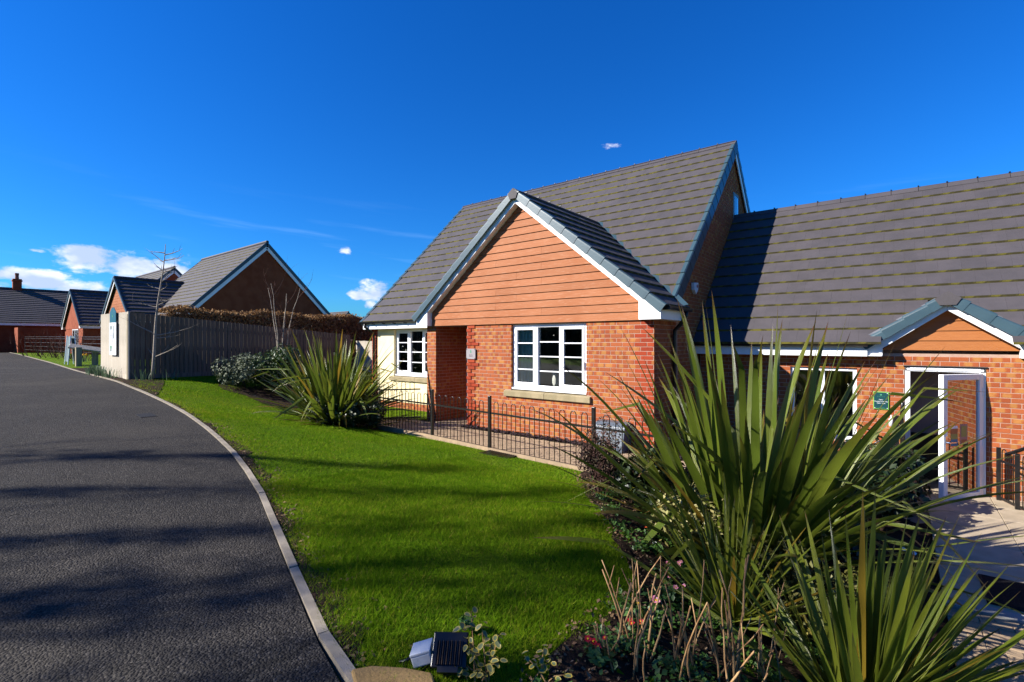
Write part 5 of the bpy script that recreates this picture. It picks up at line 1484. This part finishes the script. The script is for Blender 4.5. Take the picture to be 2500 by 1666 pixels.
# dead hydrangea stems
def dead_stems(name, base, label, n, seed, h=(.35, .72), sp=.22):
    r = random.Random(seed); H = thing(name, base, label, 'shrub')
    for k in range(n):
        a = r.uniform(0, 6.28); l = r.uniform(.0, .42); b = np.array(base) + [sp * r.uniform(-1, 1), sp * r.uniform(-1, 1), -.05]; hh = r.uniform(*h); d = np.array([math.cos(a) * l, math.sin(a) * l, 1.0])
        pts = [b]
        for q in range(5): d = d + np.array([r.uniform(-.16, .16), r.uniform(-.16, .16), 0]); pts.append(pts[-1] + d * hh / 5)
        r0 = r.uniform(.0040, .0088); m = MB(); m.tube(pts, [r0 * (1 + .12 * (i % 2)) * (1 - .1 * i) for i in range(6)], 7)
        st = m.build('stem', 'stem_tan', H, smooth=True, origin=tuple(b))
        if r.random() < .75:
            q = r.choice((2, 3, 4)); p = pts[q]; dd = np.array([r.uniform(-.6, .6), r.uniform(-.6, .6), 1.0]); m = MB(); m.tube([p, p + dd * .05, p + dd * r.uniform(.08, .2)], [.004, .0035, .002], 6); m.build('twig', 'stem_tan', st, smooth=True)
    return H


dead_stems('hydrangea', (2.06, -5.22, .0), 'cut back hydrangea with bare tan stems beside the lawn edge', 18, 3, (.25, .62))
dead_stems('hydrangea', (2.30, -4.95, -.10), 'bare hydrangea stems in front of the young cordyline', 20, 4, (.3, .74))
dead_stems('hydrangea', (2.56, -4.72, -.22), 'bare hydrangea stems between the two cordylines', 9, 6, (.3, .62), .15)


# bedding flowers
def flower_plant(name, x, y, label, petal, nfl, seed, leafmat='leaf_bright', rad=.085, fs=.016, cat='flower', petals=5, lift=.10):
    r = np.random.default_rng(seed); z = float(gz(x, y)) + .02; H = thing(name, (x, y, z), label, cat, 'bedding flowers along the lawn edge'); n = 46
    a = r.uniform(0, 6.28, n); q = rad * r.random(n) ** .6; P = np.column_stack([x + q * np.cos(a), y + q * np.sin(a), z + .02 + .05 * r.random(n)])
    V, F, rn, _ = scatter_leaves(P, np.column_stack([np.cos(a) * .6, np.sin(a) * .6, np.ones(n)]), (.020, .036), .55, seed=seed, jitter=.25)
    np_mesh('foliage', V - [x, y, z], F, leafmat, H, {'rnd': rn}, origin=(x, y, z))
    for k in range(nfl):
        aa = r.uniform(0, 6.28); qq = rad * r.uniform(.1, .9); c = np.array([x + qq * math.cos(aa), y + qq * math.sin(aa), z + lift * r.uniform(.7, 1.2)]); nrm = np.array([r.normal(0, .4), r.normal(-.4, .3), 1.0]); nrm /= np.linalg.norm(nrm); t = np.cross(nrm, [1, 0, 0]); t /= np.linalg.norm(t); b = np.cross(nrm, t)
        s = fs * r.uniform(.8, 1.2); m = MB()
        for i in range(petals):
            g = 2 * np.pi * i / petals; u = t * math.cos(g) + b * math.sin(g); w = -t * math.sin(g) + b * math.cos(g); m.add([c, c + u * s * .7 + w * s * .55 + nrm * .003, c + u * s * 1.15 + nrm * .005, c + u * s * .7 - w * s * .55 + nrm * .003], [(0, 3, 2, 1)])
        fl = m.build('bloom', petal, H, origin=tuple(c)); e = MB(); e.tube([c, c + nrm * .005], s * .3, 8); e.build('flower_eye', 'petal_yellow', fl)
        st = MB(); st.tube([(x, y, z), (c + np.array([x, y, z])) / 2 + [0, 0, .01], c], .0022, 5); st.build('flower_stem', 'leaf_stem', H)


simple('leaf_stem', (.09, .16, .03), None, rough=.6)
flower_plant('primrose', 1.36, -3.36, 'red primroses at the back of the bed by the lawn edge', 'petal_red', 3, 1)
flower_plant('primrose', 1.50, -3.58, 'green primrose clump with a pale bud behind the pink ones', 'petal_white', 1, 2)
flower_plant('primrose', 1.74, -3.76, 'pink primroses farthest from the front, left of the young cordyline', 'petal_pink', 4, 3)
flower_plant('primrose', 1.86, -4.16, 'pale pink primroses in the middle of the bed edge', 'petal_pink', 3, 4)
flower_plant('primrose', 1.90, -4.58, 'single large pink primrose nearest the bare stems', 'petal_pink', 2, 5, fs=.022)
flower_plant('primrose', 1.93, -4.93, 'dark red primroses among the bare hydrangea stems', 'petal_red', 4, 6, fs=.019)
flower_plant('primrose', 1.91, -5.42, 'dark red primroses at the front left corner of the bed', 'petal_red', 4, 7, fs=.016)
flower_plant('primrose', 1.82, -4.78, 'small yellow flowered plant on the lawn edge of the bed', 'petal_yellow', 1, 8, fs=.010)
flower_plant('pansy', 3.36, -1.52, 'yellow pansies at the edge of the entrance path', 'petal_yellow', 4, 9, fs=.024)
flower_plant('pansy', 3.30, -.95, 'white pansies beside the entrance path behind the cordyline', 'petal_white', 4, 10, fs=.024)
flower_plant('pansy', 3.38, -2.95, 'dark red pansies by the path at the lower right', 'petal_red', 4, 11, fs=.022)
flower_plant('pansy', 3.25, -2.3, 'leafy pansy clump between the cordyline and the path', 'petal_yellow', 1, 12, fs=.018)
flower_plant('daisy', 1.262, -5.80, 'single white daisy standing in the lawn near the floodlight', 'petal_white', 1, 13, rad=.03, fs=.012, petals=10, lift=.07)


# daffodil clumps by the fence
def daffodils(x, y, label, n, seed, h=.30, fl=0):
    r = random.Random(seed); z = float(gz(x, y)); H = thing('daffodil_clump', (x, y, z), label, 'daffodils', 'daffodil clumps along the fence')
    V = []; F = []; A = []
    for k in range(n):
        a = r.uniform(0, 6.28); q = .22 * r.random(); b = np.array([x + q * math.cos(a) * 1.5, y + q * math.sin(a), z]); o = np.array([math.cos(a + r.uniform(-1, 1)), math.sin(a), 0]) * r.uniform(.05, .5); hh = h * r.uniform(.6, 1.2); sd = np.array([-o[1], o[0], 0]); sd = sd / (np.linalg.norm(sd) + 1e-6) * .012; i0 = len(V); c = r.random()
        for t in (0, .5, 1): V += [b + o * hh * t * t + [0, 0, hh * t * (1 - .12 * t)] - sd * (1 - .7 * t), b + o * hh * t * t + [0, 0, hh * t * (1 - .12 * t)] + sd * (1 - .7 * t)]; A += [c, c]
        F += [(i0, i0 + 1, i0 + 3, i0 + 2), (i0 + 2, i0 + 3, i0 + 5, i0 + 4)]
    np_mesh('foliage', np.array(V) - [x, y, z], F, 'leaf_daff', H, {'rnd': A}, origin=(x, y, z))
    for k in range(fl):
        c = np.array([x + r.uniform(-.15, .15), y + r.uniform(-.1, .1), z + .32]); m = MB()
        for i in range(6): g = i * 1.047; m.add([c, c + [.03 * math.cos(g - .4), -.01, .03 * math.sin(g - .4)], c + [.06 * math.cos(g), -.012, .06 * math.sin(g)], c + [.03 * math.cos(g + .4), -.01, .03 * math.sin(g + .4)]], [(0, 1, 2, 3)])
        m.tube([c, c + [0, -.05, 0]], [.02, .032], 8); m.build('bloom', 'petal_yellow', H)


for i, (x, y, lb, n, fl) in enumerate(((-17.0, -4.0, 'broad daffodil clump farthest along the fence end', 60, 0), (-16.3, -4.12, 'thick daffodil leaves below the notice board', 70, 0), (-15.4, -4.14, 'daffodil leaves at the middle of the fence end', 60, 0), (-14.3, -4.18, 'daffodil leaves before the fence corner', 36, 0), (-13.0, -3.75, 'daffodil leaves just right of the fence corner', 26, 0), (-12.7, -3.15, 'few daffodil leaves right of the sapling', 16, 0), (-25.5, -2.75, 'yellow daffodils in bloom behind the knee rail', 24, 4))):
    daffodils(x, y, lb, n, 40 + i, fl=fl)


# ------------------------------------------------------------------ trees
def branch(m, p, d, L, r, depth, R, segs=5, up=.15, kink=.18, nb=3, ratio=.62, spread=.8):
    pts = [np.array(p, float)]; rad = [r]; d = np.array(d, float)
    for i in range(segs):
        d = d + np.array([R.uniform(-kink, kink), R.uniform(-kink, kink), R.uniform(-kink, kink) * .5 + up * .3]); d /= np.linalg.norm(d); pts.append(pts[-1] + d * L / segs); rad.append(r * (1 - .75 * (i + 1) / segs))
    m.tube(pts, rad, 6 if r > .02 else 4, caps=False)
    if depth > 0:
        for k in range(nb):
            i = R.randint(1, segs); a = R.uniform(0, 6.28); q = np.array([math.cos(a), math.sin(a), R.uniform(.1, .6)]); dd = pts[i] - pts[i - 1]; dd = dd / np.linalg.norm(dd) + q * spread; dd /= np.linalg.norm(dd)
            branch(m, pts[i], dd, L * ratio * R.uniform(.7, 1.1), max(.003, rad[i] * .65), depth - 1, R, segs, up, kink, nb, ratio, spread)


def sapling():
    R = random.Random(4); b = np.array([-12.96, -3.55, .76]); H = thing('birch_sapling', tuple(b), 'slim pale birch sapling with bare side twigs before the fence', 'tree')
    top = b + [.28, .24, 3.75]; m = MB(); T = [b + (top - b) * t + np.array([.03 * math.sin(t * 9), .02 * math.cos(t * 7), 0]) for t in np.linspace(0, 1, 14)]
    m.tube(T, list(np.linspace(.047, .007, 14)), 9); m.build('trunk', 'bark_birch', H, smooth=True, origin=tuple(b))
    for z, side, l in ((.62, 1, .9), (.66, -1, .25), (1.22, 1, .85), (1.26, -1, .75), (1.15, 1, .55), (2.0, -1, .6), (2.05, 1, .35), (2.2, 1, .4), (2.45, 1, .35), (2.5, -1, .3), (2.7, 1, .5), (2.95, 1, .5), (3.0, -1, .3), (3.25, -1, .5), (3.3, 1, .55), (3.45, 1, .5), (3.5, -1, .4)):
        p = np.array([np.interp(z, [t[2] - b[2] for t in T], [t[i] for t in T]) for i in range(3)]); d = np.array([.78 * side + R.uniform(-.2, .2), .62 * side + R.uniform(-.3, .3), R.uniform(-.05, .45)]); d /= np.linalg.norm(d)
        m = MB(); branch(m, p, d, l, .017, 1, R, 5, .2, .25, 3, .45); m.build('branch', 'bark_birch', H)


def multistem():
    R = random.Random(8); b = np.array([-11.3, -.75, .42]); H = thing('birch_tree', tuple(b), 'multi-stemmed young birch with reddish twigs before the fence', 'tree')
    for k in range(5):
        a = k * 1.25; t = np.array([.5 * math.cos(a) * R.uniform(.5, 1), .5 * math.sin(a) * R.uniform(.5, 1), 3.4 * R.uniform(.8, 1.02)]); pts = [b + np.array([.06 * math.cos(a), .06 * math.sin(a), 0]) + t * np.array([q * q * .9 + .1 * q, q * q * .9 + .1 * q, q]) + np.array([R.uniform(-.02, .02), R.uniform(-.02, .02), 0]) for q in np.linspace(0, 1, 10)]
        m = MB(); m.tube(pts, list(np.linspace(.032, .004, 10)), 7); m.build('trunk', 'bark_birch', H, smooth=True)
        for j in range(6):
            p = pts[R.randint(3, 8)]; a2 = R.uniform(0, 6.28); d = np.array([math.cos(a2) * .6, math.sin(a2) * .6, .8]); m = MB(); branch(m, p, d / np.linalg.norm(d), R.uniform(.5, 1.0), .007, 1, R, 5, .25, .2, 3, .5); m.build('branch', 'twig_red', H)


def bare_tree(x, y, h, label, seed, r0=.16):
    R = random.Random(seed); b = np.array([x, y, float(gz(x, y)) - .05]); H = thing('bare_tree', tuple(b), label, 'tree', 'bare trees across the road')
    T = [b + np.array([.15 * math.sin(t * 3 + seed) * t, .15 * math.cos(t * 4) * t, h * t]) for t in np.linspace(0, 1, 12)]; m = MB(); m.tube(T, list(np.linspace(r0, .03, 12)), 10); m.build('trunk', 'bark_brown', H, smooth=True)
    m = MB()
    for k in range(34):
        i = R.randint(3, 11); a = k * 2.4; d = np.array([math.cos(a), math.sin(a), R.uniform(.2, .9)]); branch(m, T[i], d / np.linalg.norm(d), h * R.uniform(.18, .34) * (1.25 - i / 14), .05 * (1.2 - i / 14), 2, R, 5, .2, .16, 3, .6)
    m.build('crown', 'bark_brown', H)


def winter_bush(x, y, w, h, label, seed, n=26, mat='twig_red'):
    R = random.Random(seed); b = np.array([x, y, float(gz(x, y)) - .03]); H = thing('bare_bush', tuple(b), label, 'shrub', 'bare bushes by the far road'); m = MB()
    for k in range(n):
        a = R.uniform(0, 6.28); d = np.array([math.cos(a) * .6, math.sin(a) * .6, 1.0]); q = R.random() * w * .5; branch(m, b + [q * math.cos(a), q * math.sin(a), 0], d / np.linalg.norm(d), h * R.uniform(.6, 1.1), .012, 1, R, 4, .15, .2, 3, .55)
    m.build('twigs', mat, H)


sapling(); multistem()
for i, (x, y, w, h, lb) in enumerate(((-30.5, -2.4, 1.4, 1.5, 'bare brown bush nearest the pavement sign'), (-33, -2.6, 1.6, 1.7, 'middle bare bush before the estate railing'), (-36.5, -2.8, 1.6, 1.5, 'bare bush before the far garden wall'), (-28.0, -2.3, 1.2, 1.0, 'low bare bush behind the pavement sign'))):
    winter_bush(x, y, w, h, lb, 60 + i)


# ------------------------------------------------------------------ hedge
def hedge():
    r = np.random.default_rng(5); H = thing('hedge', (-15.2, 3, .6), 'long clipped brown beech hedge behind the timber fence', 'hedge'); n = 30000
    Y = r.uniform(-2.7, 9.5, n); f = r.random(n); side = r.random(n)
    z0 = gz(-15.2, Y); top = 2.80 + .05 * np.sin(Y * 2.1) + .03 * np.sin(Y * 5.3)
    X = np.where(side < .55, -14.72 + r.normal(0, .06, n), -15.2 + r.uniform(-.5, .5, n)); Z = np.where(side < .55, z0 + (top - z0) * np.sqrt(f) , top + r.normal(0, .045, n) + .06 * (r.random(n) ** 6))
    N = np.where((side < .55)[:, None], np.array([[1, -.2, .3]]), np.array([[.1, -.1, 1]])) * np.ones((n, 1))
    V, F, rn, _ = scatter_leaves(np.column_stack([X, Y, Z]), N, (.03, .06), .5, seed=5, jitter=.9); np_mesh('foliage', V - [-15.2, 3, .6], F, 'leaf_hedge', H, {'rnd': rn}, origin=(-15.2, 3, .6))
    m = MB(); m.box(-15.62, -14.80, -2.6, 9.4, .3, 2.70); m.build('inner_twigs', 'bark_brown', H)
    m = MB(); R = random.Random(2)
    for k in range(420): y = R.uniform(-2.6, 9.4); x = R.uniform(-15.6, -14.75); m.tube([(x, y, 2.6), (x + R.uniform(-.06, .06), y + R.uniform(-.06, .06), 2.80 + R.uniform(0, .16))], [.006, .002], 4, caps=False)
    tag(m.build('sprouts', 'twig_red', H), kind='stuff')


hedge()


# ------------------------------------------------------------------ floodlight and its wiring
fl = thing('floodlight', (1.44, -6.13, .17), 'black finned floodlight lying low in the grass among the euonymus', 'floodlight')
ax = np.array([[.80, .60, 0], [-.45, .60, .66], [0, 0, 0]]); ax[0] /= np.linalg.norm(ax[0]); ax[1] = np.cross([0, 0, 1.], ax[0]) * .70 + np.array([0, 0, .71]); ax[1] /= np.linalg.norm(ax[1]); ax[2] = np.cross(ax[0], ax[1])
fc = np.array([1.44, -6.10, .27])
m = MB(); m.obox(fc, ax, (.088, .078, .014)); m.build('head', 'black_metal', fl, bevel=.006)
for i in range(13): q = MB(); q.obox(fc + ax[0] * (-.062 + i * .0103) - ax[1] * .016 + ax[2] * (.024 if ax[2][1] < 0 else -.024), ax, (.0016, .052, .012)); q.build('cooling_fin', 'bark_brown' if i % 2 else 'black_metal', fl)
q = MB(); q.obox(fc - ax[1] * .088 + ax[2] * (.012 if ax[2][1] < 0 else -.012), ax, (.05, .012, .022)); q.build('bracket', 'black_metal', fl)
m = MB(); m.tube([fc - ax[1] * .09, (1.45, -6.15, .16)], .012, 8); m.build('spike', 'black_metal', fl)
jb = thing('junction_box', (1.33, -6.2, .18), 'pale grey weatherproof junction box beside the floodlight', 'junction box')
jc = np.array([1.315, -6.165, .232]); ja = np.array([[.74, .60, .28], [-.62, .78, .0], [0, 0, 0]]); ja[0] /= np.linalg.norm(ja[0]); ja[1] -= ja[0] * (ja[0] @ ja[1]); ja[1] /= np.linalg.norm(ja[1]); ja[2] = np.cross(ja[0], ja[1])
m = MB(); m.obox(jc, ja, (.052, .052, .030)); m.build('body', 'jbox_grey', jb, bevel=.008)
m = MB(); m.obox(jc + ja[2] * .034, ja, (.053, .053, .007)); m.build('lid', 'jbox_grey', jb, bevel=.004)
m = MB(); e0 = jc - ja[0] * .052 - ja[2] * .0; m.tube([e0, e0 - ja[0] * .018], .014, 10); m.build('gland', 'black_plastic', jb)
m = MB(); m.tube([e0 - ja[0] * .015, e0 - ja[0] * .05 + [0, 0, -.008], e0 + np.array([-.10, -.05, -.045]), e0 + np.array([-.15, -.04, -.06])], .0085, 8); tag(m.build('cable', 'black_plastic', smooth=True), 'short black cable running from the junction box into the grass', 'cable')
m = MB(); P = [(1.13, -6.46), (1.26, -6.52), (1.46, -6.40), (1.52, -6.26), (1.42, -6.20), (1.30, -6.27), (1.18, -6.37)]; m.prism([(x, y, float(gz(x, y)) - .03) for x, y in P], (0, 0, .062)); tag(m.build('stone_slab', 'sandstone', bevel=.012, origin=(1.3, -6.35, .2)), 'broken buff stone slab at the bottom edge below the junction box', 'stone')


# ------------------------------------------------------------------ grass blades, leaf litter, bare patches
def grass():
    r = np.random.default_rng(11); pts = []
    def region(n, x0, x1, y0, y1): return np.column_stack([r.uniform(x0, x1, n), r.uniform(y0, y1, n)])
    near = region(300000, -2.2, 2.0, -6.6, -2.4); mid = region(150000, -7.5, .6, -6.2, -1.45); far = region(70000, -13.3, -6.5, -4.7, .8)
    for Q, hs, ws in ((near, (.016, .040), .0022), (mid, (.016, .036), .0034), (far, (.016, .034), .0060)):
        d = np.hypot(Q[:, 0] - CAM[0], Q[:, 1] - CAM[1])
        bx_ = np.interp(Q[:, 1], BED_Y, BED_X); ok = (Q[:, 1] > kerb_y(Q[:, 0]) + .055) & ((Q[:, 0] < bx_ + r.normal(0, .05, len(Q))) | (Q[:, 1] < -8))
        ok &= (Q[:, 1] < np.where(Q[:, 0] > -5.9, np.interp(Q[:, 0], RAIL_X, RAIL_Y) - .05, 1.0))
        # bare, trodden strip beside the kerb: thinner grass
        e = Q[:, 1] - kerb_y(Q[:, 0]); bare = np.exp(-(e / .22) ** 2) * (.45 + .55 * np.sin(Q[:, 0] * 3.1 + 1.3 * np.sin(Q[:, 0] * 1.7)) ** 2)
        patch = .5 + .5 * np.sin(Q[:, 0] * 2.3 + np.sin(Q[:, 1] * 3.1) * 1.5) * np.sin(Q[:, 1] * 2.9 + Q[:, 0] * .7)
        ok &= r.random(len(Q)) > bare * .92
        Q = Q[ok]; patch = patch[ok]; e = e[ok]; n = len(Q); z = gz(Q[:, 0], Q[:, 1]); h = r.uniform(*hs, n) * (.7 + .7 * patch); tall = r.random(n) < .02; h[tall] *= 1.7
        a = r.uniform(0, 2 * np.pi, n); w = ws * r.uniform(.6, 1.2, n); ln = h * r.uniform(.2, 1.3, n); b = r.uniform(0, 2 * np.pi, n)
        B = np.column_stack([Q, z - .004]); sd = np.column_stack([np.cos(a) * w, np.sin(a) * w, np.zeros(n)]); tip = B + np.column_stack([np.cos(b) * ln, np.sin(b) * ln, h])
        low = np.sin(Q[:, 0] * 1.1 + 2.0 * np.sin(Q[:, 1] * .9)) * np.sin(Q[:, 1] * 1.4 - Q[:, 0] * .5 + 1); fine = np.sin(Q[:, 0] * 11 + 3 * np.sin(Q[:, 1] * 7)) * np.sin(Q[:, 1] * 12 + 2 * np.sin(Q[:, 0] * 8))
        c = np.clip(r.normal(.38, .17, n) + .14 * low + .10 * fine + .30 * np.exp(-(e / .4) ** 2), 0, 1); c[r.random(n) < .03] = .95
        pts.append((np.stack([B - sd, B + sd, tip], 1).reshape(-1, 3), np.repeat(c, 3)))
    V = np.concatenate([p[0] for p in pts]); A = np.concatenate([p[1] for p in pts]); F = np.arange(len(V)).reshape(-1, 3)
    tag(np_mesh('lawn_grass', V, F, 'grass', None, {'rnd': A}), 'short green grass of the front lawn', 'grass', kind='stuff')
    # leaf litter, bark and crumbs of soil along kerb and bed
    n = 900; x = r.uniform(-6, 1.5, n); y = kerb_y(x) + np.abs(r.normal(0, .16, n)) + .06; P = np.column_stack([x, y, gz(x, y) + .008])
    n2 = 1600; y2 = r.uniform(-6.2, -1.9, n2); x2 = np.interp(y2, BED_Y, BED_X) + np.abs(r.normal(0, .5, n2)) - .08; P2 = np.column_stack([x2, y2, gz(x2, y2) + .035])
    n3 = 500; x3 = r.uniform(-19, -10, n3); y3 = kerb_y(x3) + r.uniform(.05, .9, n3); P3 = np.column_stack([x3, y3, gz(x3, y3) + .025])
    P = np.concatenate([P, P2, P3]); V, F, rn, _ = scatter_leaves(P, np.tile([0, 0, 1.], (len(P), 1)), (.006, .022), .6, seed=3, jitter=.45)
    tag(np_mesh('leaf_litter', V, F, 'litter', None, {'rnd': rn}), 'dead leaves and bark crumbs along the kerb and bed', 'leaf litter', kind='stuff')
    # weeds in the bed
    n = 9000; y = r.uniform(-6.0, -1.8, n); k = r.integers(0, 150, n); cy = r.uniform(-6, -2, 150); cx = np.interp(cy, BED_Y, BED_X) + r.uniform(.08, 1.6, 150)
    X = cx[k] + r.normal(0, .05, n); Y = cy[k] + r.normal(0, .05, n); P = np.column_stack([X, Y, gz(X, Y) + .03 + .07 * r.random(n)])
    V, F, rn, _ = scatter_leaves(P, np.tile([0, 0, 1.], (n, 1)), (.008, .026), .6, seed=8, jitter=.5); tag(np_mesh('bed_weeds', V, F, 'leaf_bright', None, {'rnd': rn}), 'small green weeds scattered over the flower bed', 'weeds', kind='stuff')


grass()

# trees across the road, out of view to the left: their trunks streak shadows over the road and lawn
def ivy_tree(x, y, h, label, seed):
    R = random.Random(seed); r = np.random.default_rng(seed); b = np.array([x, y, float(gz(x, y)) - .05]); H = thing('bare_tree', tuple(b), label, 'tree', 'ivy clad trees across the road')
    T = np.array([b + np.array([.25 * math.sin(t * 3 + seed) * t, .25 * math.cos(t * 4 + seed) * t, h * t]) for t in np.linspace(0, 1, 14)]); m = MB(); m.tube(list(T), list(np.linspace(.06, .012, 14)), 10); m.build('trunk', 'bark_brown', H, smooth=True)
    m = MB()
    for k in range(16):
        i = R.randint(4, 12); a = k * 2.4; d = np.array([math.cos(a), math.sin(a), R.uniform(.3, .9)]); branch(m, T[i], d / np.linalg.norm(d), h * R.uniform(.10, .22), .022, 1, R, 5, .2, .16, 3, .6)
    m.build('crown', 'bark_brown', H)
    n = 1300; t = r.random(n) ** .9; c = np.column_stack([np.interp(t, np.linspace(0, 1, 14), T[:, q]) for q in range(3)]); cl = .5 + .5 * np.sin(t * h * 1.9 + seed) * np.sin(t * h * .8); a = r.uniform(0, 6.28, n); q = (.20 + .50 * cl) * r.random(n) ** .5 * (1.05 - .5 * t)
    P = c + np.column_stack([np.cos(a) * q, np.sin(a) * q, r.normal(0, .1, n)]); V, F, rn, _ = scatter_leaves(P, np.column_stack([np.cos(a), np.sin(a), .4 + 0 * a]), (.04, .075), .8, seed=seed, jitter=.6)
    tag(np_mesh('ivy', V - b, F, 'leaf_dark', H, {'rnd': rn}, origin=b), kind='stuff')


for i, (x, y, h) in enumerate(((-14.6, -18.0, 11.5), (-14.4, -19.6, 13.5), (-11.8, -18.3, 13.0), (-11.2, -19.3, 12.0), (-9.5, -17.9, 12.6), (-9.3, -19.0, 13.2))):
    ivy_tree(x, y, h, 'ivy clad tree across the road, ' + ('farthest along', 'second along, set back', 'third along', 'fourth along, set back', 'nearest the viewer', 'nearest the viewer, set back')[i], 80 + i)


def far_hedge():
    r = np.random.default_rng(77); n = 16000; H = thing('evergreen_hedge', (-12, -23, .3), 'tall evergreen hedge lining the far side of the road', 'hedge')
    X = r.uniform(-46, 16, n); top = 4.6 + .5 * np.sin(X * .9) + .4 * np.sin(X * 2.3); Z = .1 + top * r.random(n) ** .8; Y = -21.6 + r.normal(0, .25, n) - .5 * (Z > top - .5) * r.random(n)
    V, F, rn, _ = scatter_leaves(np.column_stack([X, Y, Z]), np.tile([0, 1., .3], (n, 1)), (.10, .22), .6, seed=77, jitter=.8); np_mesh('foliage', V - [-12, -23, .3], F, 'leaf_dark', H, {'rnd': rn}, origin=(-12, -23, .3))
    m = MB(); m.box(-46, 16, -23, -21.9, -.2, 4.3); m.build('inner_twigs', 'bark_brown', H)


far_hedge()
